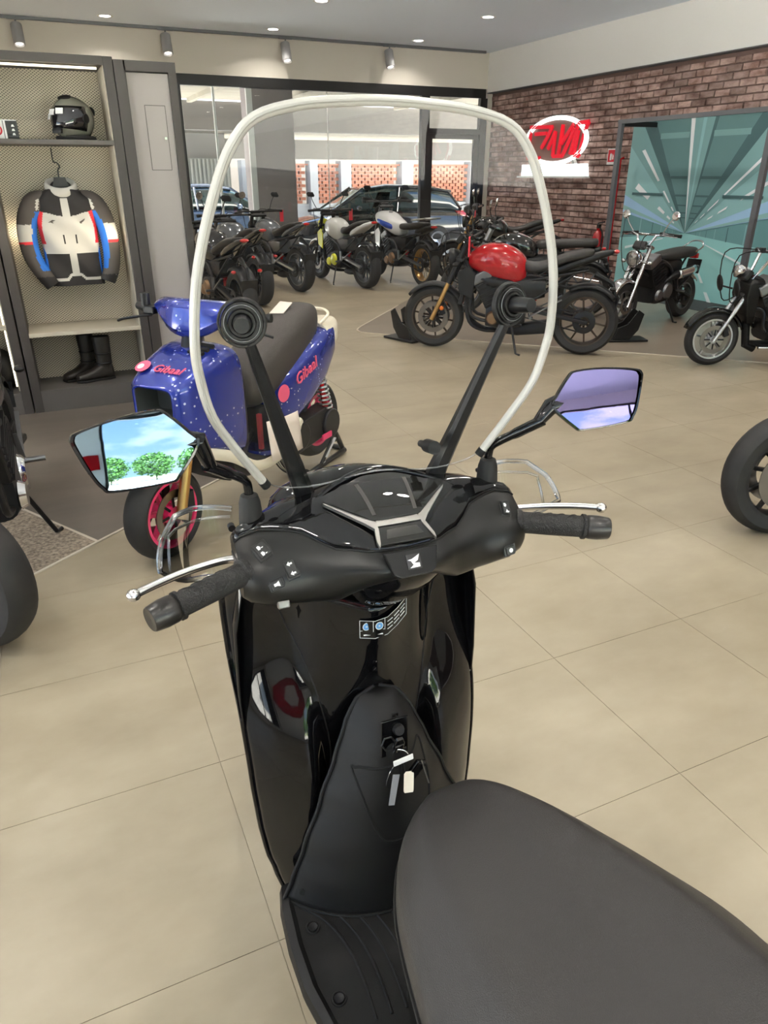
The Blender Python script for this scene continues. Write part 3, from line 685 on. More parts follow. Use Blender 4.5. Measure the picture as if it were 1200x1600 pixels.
for s, path in ((-1, [(-.10, 0, .575), (-.175, -.005, .552), (-.232, -.015, .48), (-.262, -.03, .39), (-.270, -.04, .29), (-.258, -.05, .19), (-.215, -.06, .09), (-.165, -.06, .01)]), (1, [(.10, 0, .575), (.175, -.005, .552), (.228, -.015, .48), (.252, -.03, .39), (.262, -.04, .29), (.258, -.05, .19), (.24, -.06, .10), (.205, -.06, .02)])):
    P = spline(path, 16); b = MB(); n_ = len(P)
    b.tube(P, [(.045 + .028*min(1, i/n_/.18)) - .022*(i/n_) for i in range(n_)], 40); b.m = []
    for f in b.f:
        c = sum((V(b.v[i]) for i in f), V())/len(f); z = c.z
        inner = (c.x*s < lerp_tab([(0, .18), (.1, .215), (.2, .238), (.3, .242), (.41, .228), (.5, .19), (.6, .12)], z)[0])
        k = 2
        if z < .07: k = 1
        elif .50 < z < .565 and abs(c.x*s-.165-.25*(.56-z)) < .010: k = 0
        elif inner and .11 < z < .49: k = 3
        elif .30 < z < .41 + .02*s*0: k = 0
        elif .285 < z <= .30: k = 4
        b.m.append(k)
    ob('sleeve', b, JM, jk, ang=60)
ob('collar', MB().tube([(.088*math.cos(a), .06*math.sin(a), .628 + .034*math.sin(a) + .012) for a in [2*PI*k/28 for k in range(28)]], .030, 10, closed=True, ref=(0, 0, 1), sx=.6), j_white, jk)
ob('collar_lining', MB().ell((0, .005, .64), (.07, .05, .045), 16, 8), j_black, jk)
ob('hanger', MB().tube(spline([(0, .01, .66), (0, .01, .74), (.015, .01, .765), (.0, .01, .79), (-.02, .01, .80), (-.02, .01, .88)], 5), .004, 8).prism([(-.05, .645), (.05, .645), (.035, .70), (-.035, .70)], .02, (0, -.03, 0), (1, 0, 0), (0, 0, 1)), black_pl, jk)
wing = [(0, 0), (.05, .028), (.045, .018), (.04, .012), (.033, .006), (.024, .002), (.028, -.004), (.012, -.004)]
ob('wing_logo', MB().prism(wing, .002, (.065, -.1005, .415), (1, 0, 0), (0, 0, 1)), j_grey, jk, smooth=False)
ob('chest_logo', MB().prism([(0, 0), (.03, .018), (.05, .014), (.03, .006), (.035, -.006), (.015, .002)], .002, (-.125, -.1, .42), (1, 0, 0), (0, 0, 1)), j_grey, jk, smooth=False)
ob('sleeve_text', text_mb('HONDA', .032, basis((.262, -.101, .12), (.12, 0, 1), (-1, 0, .12)), .001), white_pl, jk, smooth=False)
ob('hanger_logo', MB().prism([(-.02, 0), (.0, .012), (.022, .012), (.008, .004), (.012, -.004), (-.004, .0)], .002, (0, -.033, .672), (1, 0, 0), (0, 0, 1)), white_pl, jk, smooth=False)

# helmet on the shelf
def helmet(label, loc, rz, paint, s=1.0):
    t = thing('full_face_helmet', label, 'helmet', loc, rz)
    b = MB(); L = []; n = 30; K = 18
    for i in range(K+1):
        th = PI*i/K*.86; z = .128 + .132*math.cos(th); rr = math.sin(th)
        l = []
        for j in range(n):
            a = 2*PI*j/n; rx, ry = .152, .122
            x, y = rx*rr*math.cos(a), ry*rr*math.sin(a)
            if z < .13 and math.cos(a) > 0:
                k = min(1, (.13-z)/.10); x *= 1 + .30*k*math.cos(a)
            if z < .06: y *= 1 + .12*(1 - z/.06); x *= 1 + .10*(1-max(z, 0)/.06)
            l.append(V((x, y, max(z, .004))))
        L.append(l)
    b.loft(L, False, True); b.xf(Mx.Scale(s, 4)); ob('shell', b, paint, t)
    def vis(u, v):
        a = (u-.5)*2.9; z = .070 + .125*v - .012*abs(a)*(1-v); th = math.acos(max(-1, min(1, (z-.128)/.132))); rr = math.sin(th)*1.03
        x = .152*rr*math.cos(a)*(1 + (.30*min(1, max(0, (.13-z)/.10))*math.cos(a) if z < .13 else 0)); return V((x, .122*rr*math.sin(a)*1.01, z))*s
    ob('visor', MB().grid(vis, 16, 6), mat('visor_dark', (.01, .01, .012), rough=.05, coat=1), t, solid=.003)
    ob('chin_vent', MB().box((.172*s, 0, .050*s), (.02, .07, .03), (0, R(-12), 0)), black_pl, t, smooth=False, bevel=.005)
    ob('top_vent', MB().ell((.055*s, .0, .247*s), (.035, .05, .014), 14, 6, (0, R(20), 0)), black_pl, t)
    ob('rear_vent', MB().ell((-.125*s, .055*s, .175*s), (.03, .02, .03), 12, 6), black_pl, t)
    for y in (-.118, .118): ob('visor_pivot', MB().cyl((.03*s, y*s, .125*s), (.03*s, y*1.09*s, .125*s), .028*s, n=16), black_pl, t)
    ob('neck_roll', MB().torus((0, 0, .012), (0, 0, 1), .115*s, .014, 24, 8), j_black, t)
    for (y, z, w) in ((-.045, .16, .05), (.02, .165, .05), (-.085, .135, .04)): ob('sticker', MB().box(((.150 - 3.2*y*y)*s, y*s, z*s), (.004, w, .035), (0, R(-18), math.atan2(y, .15)*1.2)), white_pl, t, smooth=False)
    return t
helmet('grey full-face helmet with dark visor on the top shelf', (.355, CY+.17, 1.784), R(-132), mat('helmet_grey', (.17, .17, .14), rough=.2, coat=1))
bx_ = thing('gift_box', 'small white and black box on the top shelf at the left edge', 'box', (-.07, CY+.13, 1.783))
ob('carton', MB().box((0, 0, .055), (.15, .1, .11)), white_pl, bx_, smooth=False)
ob('black_sleeve', MB().box((.035, 0, .052), (.084, .104, .104)), black_pl, bx_, smooth=False)
ob('logo_ring', MB().torus((-.045, -.052, .05), (0, 1, 0), .026, .005, 20, 6), red_tag, bx_)
for i, z in enumerate((.028, .052, .076)): ob('symbol', MB().prism([(-.01, -.006), (.01, -.006), (.004, .008), (-.006, .006)], .002, (.05, -.0525, z), (1, 0, 0), (0, 0, 1)), white_pl, bx_, smooth=False)
ob('band', MB().box((.003, -.001, .052), (.012, .106, .106)), white_pl, bx_, smooth=False)
# boots
boot_m = mat('boot_leather', (.022, .018, .015), rough=.38)
def boot(label, loc, rz):
    t = thing('riding_boot', label, 'boot', loc, rz, 'black leather boots on the cabinet floor')
    ob('shaft', MB().loft([[V((hx*math.cos(a)+cx, hy*math.sin(a), z)) for a in [2*PI*j/20 for j in range(20)]] for z, cx, hx, hy in ((.05, -.02, .062, .042), (.10, -.025, .058, .044), (.16, -.03, .055, .046), (.24, -.03, .06, .052), (.31, -.03, .064, .056), (.325, -.03, .062, .054))], True, False), boot_m, t)
    ob('foot', MB().body([(-.085, .025, .10, .018, 3), (-.07, .04, .13, .018, 3), (0, .044, .13, .018, 3), (.07, .046, .09, .018, 3), (.13, .048, .072, .018, 3), (.175, .04, .06, .018, 3), (.19, .02, .045, .02, 3)], 16), boot_m, t)
    ob('sole', MB().body([(-.088, .03, .02, 0, 4), (-.05, .043, .02, 0, 4), (.05, .042, .02, .004, 4), (.13, .05, .02, 0, 4), (.19, .032, .022, .004, 4)], 14), rubber, t)
    for z in (.13, .2): ob('strap', MB().torus((-.027, 0, z), (0, 0, 1), .053, .006, 20, 6), black_pl, t)
    return t
boot('black leather riding boot standing in front, on the cabinet floor', (.262, CY+.16, .16), R(-168))
boot('black leather riding boot half hidden behind the other one', (.16, CY+.27, .16), R(-150))
# black case in the left cabinet
cs = thing('helmet_case', 'rounded black case on the lower shelf of the left cabinet', 'case', (-.48, CY+.2, .16))
ob('shell', MB().ell((0, 0, .15), (.20, .15, .15), 24, 12), satin_black, cs)
ob('rim', MB().torus((0, 0, .14), (0, 1, 0), .155, .01, 28, 6), black_pl, cs)
gl = thing('black_glove', 'black glove on the middle shelf of the left cabinet', 'glove', (-.55, CY+.2, .635))
ob('palm', MB().body([(-.08, .03, .05, 0), (-.02, .05, .06, 0), (.05, .05, .05, 0), (.08, .045, .04, 0)], 12), j_black, gl)
for k in range(4): ob('finger', MB().tube([(.07, -.036+.024*k, .02), (.12, -.038+.026*k, .022), (.15, -.04+.026*k, .014)], [.013, .012, .009], 8), j_black, gl)
ob('thumb', MB().tube([(0, .045, .025), (.04, .075, .025), (.07, .085, .02)], [.015, .013, .01], 8), j_black, gl)
# ================================================================ THE BLACK SCOOTER (x right, y forward, z up)
SC = thing('black_scooter', 'glossy black scooter with clear windscreen filling the foreground', 'scooter', (.417, .834, 0), R(-3))
def S(name, mb, m, parent=SC, **k): return ob(name, mb, m, parent, **k)
clear = glassmat('clear_screen', (.985, .985, .975), 1.4, refl=.55)
clear_rim = glassmat('clear_rim', (.95, .95, .94), 1.5, rough=.15, refl=3.0)
# --- windscreen
def scr(u, z): return V((u, .115 - .1*(z-1.35) - .55*u*u, z))
half = [(.184, 1.167), (.221, 1.227), (.250, 1.282), (.262, 1.34), (.264, 1.38), (.257, 1.445), (.242, 1.505), (.220, 1.565), (.198, 1.608), (.168, 1.637), (.115, 1.652), (.055, 1.658)]
up_ = [(-u, z) for u, z in half] + [(0, 1.660)] + [(u, z) for u, z in half[::-1]]
upc = [(p.x, p.y) for p in spline([(u, z, 0) for u, z in up_], 4)]
low = [(p.x, p.y) for p in spline([(.184, 1.167, 0), (.15, 1.150, 0), (.09, 1.142, 0), (0, 1.150, 0), (-.09, 1.142, 0), (-.15, 1.150, 0), (-.184, 1.167, 0)], 4)][1:-1]
loop = upc + low
b = MB(); K = 8; n = len(loop)
L = [[scr(u*k/K, 1.40+(z-1.40)*k/K) for u, z in loop] for k in range(1, K+1)]
b.loft(L, False, False); o_ = len(b.v); b.add([scr(0, 1.40)], []); b.f += [(j, (j+1) % n, o_) for j in range(n)]; b.m += [0]*n
ws = S('windscreen', b, clear)
trim_s = mat('screen_trim', (.43, .42, .385), rough=.28, coat=.4)
tp = [scr(u*1.003, z+.002) for u, z in upc]
S('edge_trim', MB().tube(tp, .0066, 10, ref=(0, 1, 0)), trim_s, ws, label='translucent white edge trim')
S('trim_lip', MB().tube([p + V((0, -.006, 0)) for p in tp], .0022, 6), mat('trim_line', (.34, .33, .30), rough=.4), ws)
for e in (0, -1):
    d = (tp[e] - tp[1 if e == 0 else -2]).normalized(); S('trim_end_cap', MB().cyl(tp[e], tp[e]+d*.012, .0075, n=10), satin_black, ws)
S('lower_edge', MB().tube([scr(u, z) for u, z in [upc[-1]] + low + [upc[0]]], .0013, 6), clear_rim, ws)
stay_m = mat('stay_black', (.006, .006, .0065), rough=.36, spec=.35, bump=(900, .1))
for s in (-1, 1):
    p0, p1 = V((s*.108, .150, 1.105)), V((s*.198, .082, 1.395))
    pts = [p0, p0.lerp(p1, .12), p0.lerp(p1, .35), p0.lerp(p1, .62), p0.lerp(p1, .97)]; wd = [(.036, .024), (.030, .022), (.025, .018), (.020, .014), (.014, .011)]
    st = MB(); Lp = []
    ax = (p1-p0).normalized(); a_, b_ = frame_of(ax, (0, 1, 0))
    for p, (w, h) in zip(pts, wd): Lp.append([p + a_*x*w/2 + b_*y*h/2 for x, y in ((-1, -.4), (-.55, -1), (.55, -1), (1, -.4), (1, .6), (.6, 1), (-.6, 1), (-1, .6))])
    st.loft(Lp); so = S('screen_stay', st, stay_m, ang=25)
    c = scr(s*.2, 1.405); nn = V((s*.2, -1, .1)).normalized()
    S('knob', MB().lathe([(0, .045), (.0095, .045), (.0105, .043), (.0125, .0), (.0, 0)], c + nn*.0, nn, 18), stay_m, so)
    for r0, r1, h in ((.014, .017, .010), (.019, .022, .007), (.024, .0265, .005), (.0285, .031, .003)): S('washer', MB().lathe([(r0, h), (r1, h), (r1+.0012, h-.003), (r1+.0015, -.004), (r0, -.004)], c, nn, 32), mat('rubber_ring', (.008, .0075, .007), rough=.4, spec=.3), so)
    S('washer_glint', MB().torus(c + nn*.0075, nn, .0232, .0006, 36, 6), alu_dark, so)
    S('pad', MB().lathe([(0, -.012), (.018, -.012), (.018, -.003), (0, -.003)], c, nn, 20), rubber, so)
S('adjust_screw', MB().cyl((.088, .125, 1.185), (.088, .098, 1.19), .011, n=16).cyl((.088, .15, 1.18), (.088, .12, 1.185), .006, n=10), satin_black)
# --- handlebar cover
TAB = [(0., .170, 1.110, .140, 1.143, .070, 1.112, .000, 1.078, -.028, 1.050, .020, 1.020, .120, 1.000),
       (.05, .165, 1.110, .135, 1.140, .070, 1.112, .006, 1.078, -.018, 1.048, .022, 1.012, .120, .995),
       (.10, .160, 1.105, .135, 1.129, .090, 1.122, .035, 1.078, .008, 1.045, .024, .995, .105, .980),
       (.15, .160, 1.100, .135, 1.120, .112, 1.118, .076, 1.099, .028, 1.051, .030, 1.000, .105, .990),
       (.20, .145, 1.085, .125, 1.108, .112, 1.108, .096, 1.100, .036, 1.056, .032, 1.005, .100, 1.000),
       (.228, .135, 1.075, .118, 1.099, .108, 1.099, .098, 1.093, .046, 1.056, .044, 1.010, .092, 1.006),
       (.238, .128, 1.068, .114, 1.090, .106, 1.090, .098, 1.085, .054, 1.054, .052, 1.016, .090, 1.012)]
def cover_loop(u):
    q = lerp_tab(TAB, abs(u)); P = [V((u, q[2*i], q[2*i+1])) for i in range(7)]
    return spline(P, 5, closed=True)          # 35 points: 0-14 front edge to gloss line, 15-34 rear and under
us = [-.238, -.228] + [-.2+.02*k for k in range(21)] + [.228, .238]
Ls = [cover_loop(u) for u in us]
b = MB(); b.loft([l[:16] for l in Ls], False, False, ring=False); b.loft([[p + V((0, 0, -.0015)) for p in (l[30:] + [l[0]])] for l in Ls], False, False, ring=False)
hc = S('handlebar_cover', b, gloss_black, ang=50, solid=.002)
b = MB(); b.loft([l[15:31] for l in Ls], False, False, ring=False)
for e in (0, -1): b.add(Ls[e], [tuple(range(len(Ls[e])))])
S('switch_housing', b, mat('housing_black', (.006, .006, .0055), rough=.34, spec=.4), hc, ang=50)
S('cover_seam', MB().tube([l[15] + V((0, -.0012, .0006)) for l in Ls], .0016, 6), satin_black, hc)
S('cover_front_lip', MB().tube([l[3] + V((0, .002, 0)) for l in Ls[6:-6]], .004, 8), gloss_black, hc)
# visor lip over the dials
lipP = spline([(-.118, .105, 1.120), (-.075, .128, 1.135), (-.03, .143, 1.145), (0, .147, 1.147), (.03, .143, 1.145), (.075, .128, 1.135), (.118, .105, 1.120)], 6)
S('dial_visor', MB().tube(lipP, [.004 + .004*math.sin(PI*i/(len(lipP)-1)) for i in range(len(lipP))], 10), gloss_black, hc)
# --- dials on a tilted plane
dn = V((0, -.37, .93)).normalized(); d0 = V((0, .08, 1.1195)); du = V((1, 0, 0)); dv = dn.cross(du)
def DP(u, v): return (u, (v-.08)/dv.y)
def sym(P): return P + [(-x, y) for x, y in P[::-1]]
def plate(name, P, m, lift, th, parent=hc, **k):
    return S(name, MB().prism([DP(*p) for p in P], th, d0 + dn*lift, du, dv), m, parent, smooth=False, **k)
mg = mat('dial_glass', (.014, .0135, .012), rough=.02, spec=.5)
dP = sym([(.018, .133), (.04, .126), (.065, .112), (.099, .094), (.078, .074), (.048, .050), (.034, .042), (.0, .042)])
dS = [(p.x, p.y) for p in spline([(a, b_, 0) for a, b_ in dP], 3, closed=True)]
def bul(u, v): return .0045 + .010*max(0, 1 - (u/.105)**2 - ((v-.086)/.055)**2)
def DB(u, v, e=0.): a, b_ = DP(u, v); return d0 + du*a + dv*b_ + dn*(bul(u, v) + e)
gm = MB(); gm.loft([[d0 + du*DP(u, v)[0] + dv*DP(u, v)[1] for u, v in dS]] + [[DB(u*k/9, .086+(v-.086)*k/9) for u, v in dS] for k in range(9, 0, -1)], False, True)
dial = S('dial_panel', gm, mg, hc, ang=60)
db = mat('dial_divider', (.030, .028, .026), rough=.45)
for s in (-1, 1):
    S('divider', MB().grid(lambda i, j, s=s: DB(s*(.0335 + .007*j + .0065*(i-.5)), .050 + .064*j, .0005), 2, 8), db, dial)
silver = mat('silver_trim', (.20, .195, .185), rough=.36, metal=.8)
for s in (-1, 1):
    plate('silver_trim', [(s*.101, .091), (s*.099, .087), (s*.052, .041), (s*.041, .028), (s*.046, .004), (s*.045, -.006), (s*.042, .0), (s*.035, .026), (s*.035, .041), (s*.047, .049), (s*.080, .076)][::(-1 if s > 0 else 1)], silver, .001, .0055, hc)
plate('silver_trim', [(-.036, .031), (.036, .031), (.034, .042), (-.034, .042)], silver, .001, .0055, hc)
ld_ = plate('lower_display', [(-.033, .029), (.033, .029), (.043, -.003), (-.043, -.003)][::-1], mg, .001, .0055, hc, bevel=.0015)
plate('lcd_window', [(-.024, .022), (.024, .022), (.030, .006), (-.030, .006)][::-1], mat('lcd_lit', (.03, .029, .026), rough=.04), .0066, .0004, ld_)
# emblem plate (steeper) with wing badge
en = V((0, -.82, .57)).normalized(); e0 = V((0, -.018, 1.071)); ev = en.cross(du)
ep = S('emblem_plate', MB().prism([(-.043, .012), (-.034, -.022), (-.024, -.028), (.024, -.028), (.034, -.022), (.043, .012)], .008, e0 - en*.002, du, ev), mat('emblem_base', (.005, .005, .005), rough=.3, spec=.25), hc, smooth=False, bevel=.002)
badge = S('wing_badge', MB().prism([(-.011, -.018), (.011, -.018), (.011, .004), (-.011, .004)], .0012, e0 + en*.006, du, ev), mat('badge', (.05, .05, .052), rough=.3, metal=.8), hc, smooth=False)
S('wing', MB().prism([(-.010, -.004), (-.003, -.003), (.004, .0), (.010, .003), (.006, -.006), (.0, -.009), (.008, -.010), (.008, -.016), (-.008, -.016), (-.002, -.012), (-.005, -.006)], .0006, e0 + en*.0073, du, ev), chrome, badge, smooth=False)
# neck cover: gloss wedge between the bars and the shield
nk = MB(); Ln = []
for z, hw, vb, vf in ((1.05, .092, -.008, .12), (1.02, .088, .000, .12), (.985, .074, .022, .13), (.955, .056, .050, .14), (.925, .036, .082, .15), (.908, .022, .105, .16)):
    Ln.append([V((hw*math.copysign(abs(math.cos(a))**.7, math.cos(a)), (vb+vf)/2 + (vf-vb)/2*math.copysign(abs(math.sin(a))**.8, math.sin(a)), z)) for a in [2*PI*j/24 for j in range(24)]])
S('neck_cover', nk.loft(Ln), gloss_black, hc)
# switches
sw_m = mat('switch_black', (.008, .008, .008), rough=.3); ic = mat('switch_icon', (.75, .75, .74), rough=.5)
def switch(name, c, w, h, nrm, roll, icons):
    nrm = V(nrm).normalized(); ux = V((1, 0, 0)); ux = (ux - nrm*ux.dot(nrm)).normalized(); uy = nrm.cross(ux)
    ux, uy = ux*math.cos(roll) + uy*math.sin(roll), uy*math.cos(roll) - ux*math.sin(roll)
    q = S(name, MB().prism([(-w, -h), (w*.7, -h), (w, -h*.4), (w, h), (-w*.7, h), (-w, h*.4)], .004, V(c), ux, uy), sw_m, hc, smooth=False, bevel=.0012)
    S('button', MB().prism([(-w*.7, -h*.75), (w*.7, -h*.75), (w*.7, h*.75), (-w*.7, h*.75)], .003, V(c)+nrm*.0035, ux, uy), mat('button_black', (.016, .016, .016), rough=.4), q, smooth=False, bevel=.001)
    for (x, y, P) in icons: S('icon', MB().prism([(x+a*.0042, y+b_*.0042) for a, b_ in P], .0004, V(c)+nrm*.0066, ux, uy), ic, q, smooth=False)
beam = [(-1, -.7), (-.2, -.8), (.2, 0), (-.2, .8), (-1, .7)]; bars_ = [(.3, -.6), (1, -.6), (1, -.3), (.3, -.3)]; horn = [(-1, -.5), (0, -.5), (1, -1), (1, 1), (0, .5), (-1, .5)]; arrow = [(-1, 0), (0, .9), (0, .3), (1, .3), (1, -.3), (0, -.3), (0, -.9)]
switch('beam_switch', (-.203, .066, 1.0785), .013, .015, (-.15, -.62, .78), R(25), [(-.0, .005, beam), (0, .005, bars_), (0, -.006, beam), (0, -.006, bars_)])
switch('indicator_switch', (-.168, .038, 1.056), .011, .016, (-.1, -.72, .68), R(12), [(0, .007, arrow), (0, -.008, arrow)])
switch('horn_button', (-.192, .030, 1.040), .012, .008, (-.15, -.85, .5), R(14), [(0, 0, horn)])
switch('hazard_switch', (.205, .066, 1.0765), .010, .015, (.15, -.62, .78), R(-10), [(0, .005, beam), (0, -.005, bars_), (0, -.006, [(-.7, -.7), (.7, -.7), (0, .7)])])
switch('start_button', (.195, .027, 1.022), .012, .009, (.1, -.93, .3), R(5), [(0, 0, [(math.cos(2*PI*k/10)*.9, math.sin(2*PI*k/10)*.9) for k in range(10)])])
S('pass_trigger', MB().box((-.185, .028, 1.006), (.018, .012, .012), (R(-20), 0, 0)), silver, hc, smooth=False, bevel=.002)
# --- grips, levers, hand guards, mirrors
grip_m = mat('grip_rubber', (.016, .015, .014), rough=.55, bump=(420, .5))
for s in (-1, 1):
    a = V((s*.226, .066, 1.050)); e = V((s*.374, .002, 1.040)); ax = (e-a).normalized()
    gp = S('grip', MB().lathe([(.018, 0), (.0225, .002), (.0225, .010), (.0185, .013), (.0182, .03), (.0186, .06), (.0182, .105), (.0182, .113), (.0215, .114), (.0215, .119), (.017, .120)], a, ax, 24), grip_m)
    S('bar_end', MB().lathe([(.016, .119), (.0195, .122), (.0205, .126), (.0208, .14), (.0185, .158), (.017, .160), (.0, .158)], a, ax, 24), mat('bar_end', (.02, .018, .016), rough=.3), gp)
    p_, q_ = frame_of(ax, (0, 0, 1))
    for k in range(4):       # raised waves on the grip
        hh = .035 + .02*k; W = []
        for j in range(13):
            an = R(-20) + R(200)*j/12
            W.append(a + ax*(hh + .012*math.sin(j/12*2*PI)) + (p_*math.cos(an)*(-s) + q_*math.sin(an))*.0186)
        S('grip_wave', MB().tube(W, .0012, 6), grip_m, gp)
    lp = spline([(s*.222, .105, 1.050), (s*.25, .112, 1.050), (s*.30, .098, 1.052), (s*.35, .070, 1.056), (s*.388, .048, 1.056)], 5)
    lv = S('brake_lever', MB().tube(lp, [.007]*4 + [.0062]*(len(lp)-5) + [.0055], 10, sx=1.0), mat('lever_silver', (.62, .61, .60), rough=.25, metal=1))
    S('lever_ball', MB().ell(lp[-1], (.010, .010, .009), 14, 8), mat('lever_silver', (.6, .6, .6)), lv)
    S('lever_clamp', MB().box((s*.225, .10, 1.050), (.03, .045, .025)), dark_metal, lv, smooth=False, bevel=.003)
    # hand guard: curved clear shell ahead of the lever
    def hg(u, v, s=s):
        w = .125*(1 - .10*v*v*(1 if u > .5 else 0)); x = .222 + w*u
        zt = 1.095 + .014*u - .02*max(0, u-.8)/.2; zb = .985 + .03*u*u + (.035*max(0, (u-.6)/.4)**2)
        z = zb + (zt-zb)*v
        return V((s*x, .165 + .035*math.sin(PI*.6*u) - .085*u*u + .03*v, z))
    gd = S('hand_guard', MB().grid(hg, 10, 8), glassmat('guard_clear', (.93, .93, .92), 1.5, refl=.8), label='clear plastic hand guard')
    edge = [hg(k/10, 1) for k in range(11)] + [hg(1, 1-k/6) for k in range(1, 7)] + [hg(1-k/10, 0) for k in range(1, 11)]
    S('guard_rim', MB().tube(edge, .0045, 8), clear_rim, gd)
    S('guard_rib', MB().tube([hg(k/8*.86+.03, .88 - .1*(k/8)) for k in range(9)] + [hg(.88, .7-.6*k/5) for k in range(6)], .0022, 6), clear_rim, gd)
    S('guard_bolt', MB().cyl(hg(.04, .75), hg(.04, .75)+V((0, -.012, 0)), .006, n=10), dark_metal, gd)
    # mirror
    st = S('mirror_stem', MB().tube(spline([(s*.204, .128, 1.095), (s*.204, .128, 1.15), (s*.210, .122, 1.172), (s*.236, .098, 1.196), (s*.268, .072, 1.222)], 5), [.0068]*11 + [.0075]*4 + [.009]*6, 12), gloss_black)
    S('mirror_boot', MB().lathe([(.019, 0), (.0185, .012), (.0165, .04), (.013, .052), (.0075, .055)], (s*.204, .128, 1.092), (0, 0, 1), 20), rubber, st)
    if s < 0: c = V((-.348, .052, 1.262)); nn = V((-.05, -1.0, .235))
    else: c = V((.348, .050, 1.257)); nn = V((-.33, -1.0, .37))
    nn.normalize(); ux = V((0, 0, 1)).cross(nn)*-1; ux.normalize(); ux = ux if ux.x*s > 0 else -ux; uy = V((0, 0, 1)); uy = (uy - nn*uy.dot(nn)).normalized()
    rl = R(-6 if s < 0 else 6); ux, uy = ux*math.cos(rl) + uy*math.sin(rl), uy*math.cos(rl) - ux*math.sin(rl)
    out = [(x*.92, y*.92) for x, y in [(-.078, -.008), (-.070, .010), (-.045, .042), (-.030, .050), (.02, .049), (.074, .041), (.085, .034), (.085, .022), (.073, -.022), (.063, -.042), (.050, -.050), (-.025, -.054), (-.042, -.047)]]
    sm = [(p.x, p.y) for p in spline([(x, y, 0) for x, y in out], 3, closed=True)]
    def lay_(k, d, dx=0.): return [c + ux*(x*k+dx) + uy*y*k - nn*d for x, y in sm]
    hs_ = S('mirror_housing', MB().loft([lay_(.955, -.0025), lay_(1.0, -.002), lay_(1.02, .003), lay_(1.0, .012), lay_(.85, .024, -.006), lay_(.5, .034, -.014), lay_(.2, .037, -.02)], False, True), gloss_black, st, label='angular black mirror housing')
    S('mirror_arm', MB().tube([V((s*.262, .077, 1.218)), c - ux*.072 - uy*.006 - nn*.012, c - ux*.035 - nn*.02], [.0095, .014, .02], 14), gloss_black, st)
    def gl_(k): return [c + ux*x*k*.958 + uy*y*k*.958 + nn*(.0012 + (.0056 - ((x*k)**2 + (y*k)**2)/(2*.75)) - .0040) for x, y in sm]
    gm = MB().loft([gl_(k/10) for k in range(10, 0, -1)], False, False); o2 = len(gm.v); gm.add([c + nn*.0028], []); n2 = len(sm); gm.f += [(o2-n2+j, o2-n2+(j+1) % n2, o2) for j in range(n2)]; gm.m += [0]*n2
    S('mirror_glass', gm, mirrormat('mirror_left', (.26, .36, .44)) if s < 0 else mirrormat('mirror_right', (.28, .245, .48)), hs_, ang=180)
# --- leg shield
WZ = [(.20, .190), (.29, .212), (.34, .224), (.42, .232), (.52, .237), (.65, .240), (.78, .245), (.87, .246), (.92, .244), (.945, .236), (.955, .222)]
def sh_v(u, z):
    w = lerp_tab(WZ, z)[0]; k = abs(u)/w
    q = max(0, min(1, (abs(u)-.09)/.05)); q = q*q*(3-2*q)
    return .148 + q*(.52*max(0, abs(u)-.125) + .046*math.tanh((z-.70)/.10)*max(0, min(1, (1.0-z)/.12))) + .02*k**8 - .030*math.exp(-(u/.05)**2)*max(0, min(1, (z-.6)/.25)) + .018*math.exp(-((abs(u)-.125)/.05)**2)*max(0, min(1, (z-.55)/.2)) - .03*max(0, .45-z)
def shp(i, j):
    z = .20 + .755*j
    w = lerp_tab(WZ, z)[0]; u = w*(2*i-1); dip = .05*math.exp(-(u/.12)**2)*max(0, (j-.8)/.2)
    return V((u, sh_v(u, z), z - dip))
ls = S('leg_shield', MB().grid(shp, 44, 36), gloss_black, ang=70, solid=.003)
rim = [shp(0, j/30) for j in range(31)] ; rim2 = [shp(1, j/30) for j in range(31)]
for q in (rim, rim2): S('shield_edge', MB().tube([p + V((0, .002, 0)) for p in q], .0052, 8), gloss_black, ls)
S('shield_top_edge', MB().tube([shp(i/30, 1) for i in range(31)], .004, 8), gloss_black, ls)
for s in (-1, 1):     # seam between inner and outer shield panel
    seam = spline([(s*.165, 0, .945), (s*.150, 0, .86), (s*.122, 0, .78), (s*.10, 0, .68), (s*.088, 0, .58), (s*.10, 0, .50)], 6)
    S('shield_seam', MB().tube([V((p.x, sh_v(p.x, p.z)-.0016, p.z)) for p in seam], .0016, 6), satin_black, ls)
# outer apron
ap = MB(); La = []
for z, k in ((.27, .80), (.36, .92), (.5, 1.0), (.7, 1.02), (.85, 1.0), (.93, .93), (.965, .82)):
    w = .236*k; La.append([V((w*math.cos(a), .20 + (.22*k - .05*(z-.5))*math.sin(a)**.8, z)) for a in [PI*j/20 for j in range(21)]])
S('front_apron', ap.loft(La, False, False, ring=False), gloss_black, ang=60, solid=.004)
hl = S('headlight', MB().ell((0, .29, 1.03), (.15, .07, .07), 20, 10), gloss_black)
S('headlight_lens', MB().ell((0, .32, 1.03), (.13, .055, .055), 20, 10), lamp_glass, hl)
# warning label
lb = S('warning_label', MB().grid(lambda i, j: V((-.033+.095*i, sh_v(-.033+.095*i, .865)-.0045-.004*math.sin(PI*i), .842+.036*j+.012*i*i*1.5)), 14, 3), mat('label_black', (.006, .006, .006), rough=.25))
wl = mat('label_white', (.72, .72, .70), rough=.5); bl_ = mat('label_blue', (.12, .32, .62), rough=.5)
def lpos(i, j): return V((-.033+.095*i, sh_v(-.033+.095*i, .865)-.0056-.004*math.sin(PI*i), .842+.036*j+.012*i*i*1.5))
for P in ([(0, 0), (.25, 0), (.5, 0), (.75, 0), (1, 0)], [(0, 1), (.25, 1), (.5, 1), (.75, 1), (1, 1)], [(0, 0), (0, 1)], [(1, 0), (1, 1)], [(.22, .4), (.22, 1)], [(0, .4), (.44, .4)], [(.44, .4), (.44, 1)]): S('label_line', MB().tube([lpos(*p) for p in P], .0005, 4), wl, lb, smooth=False)
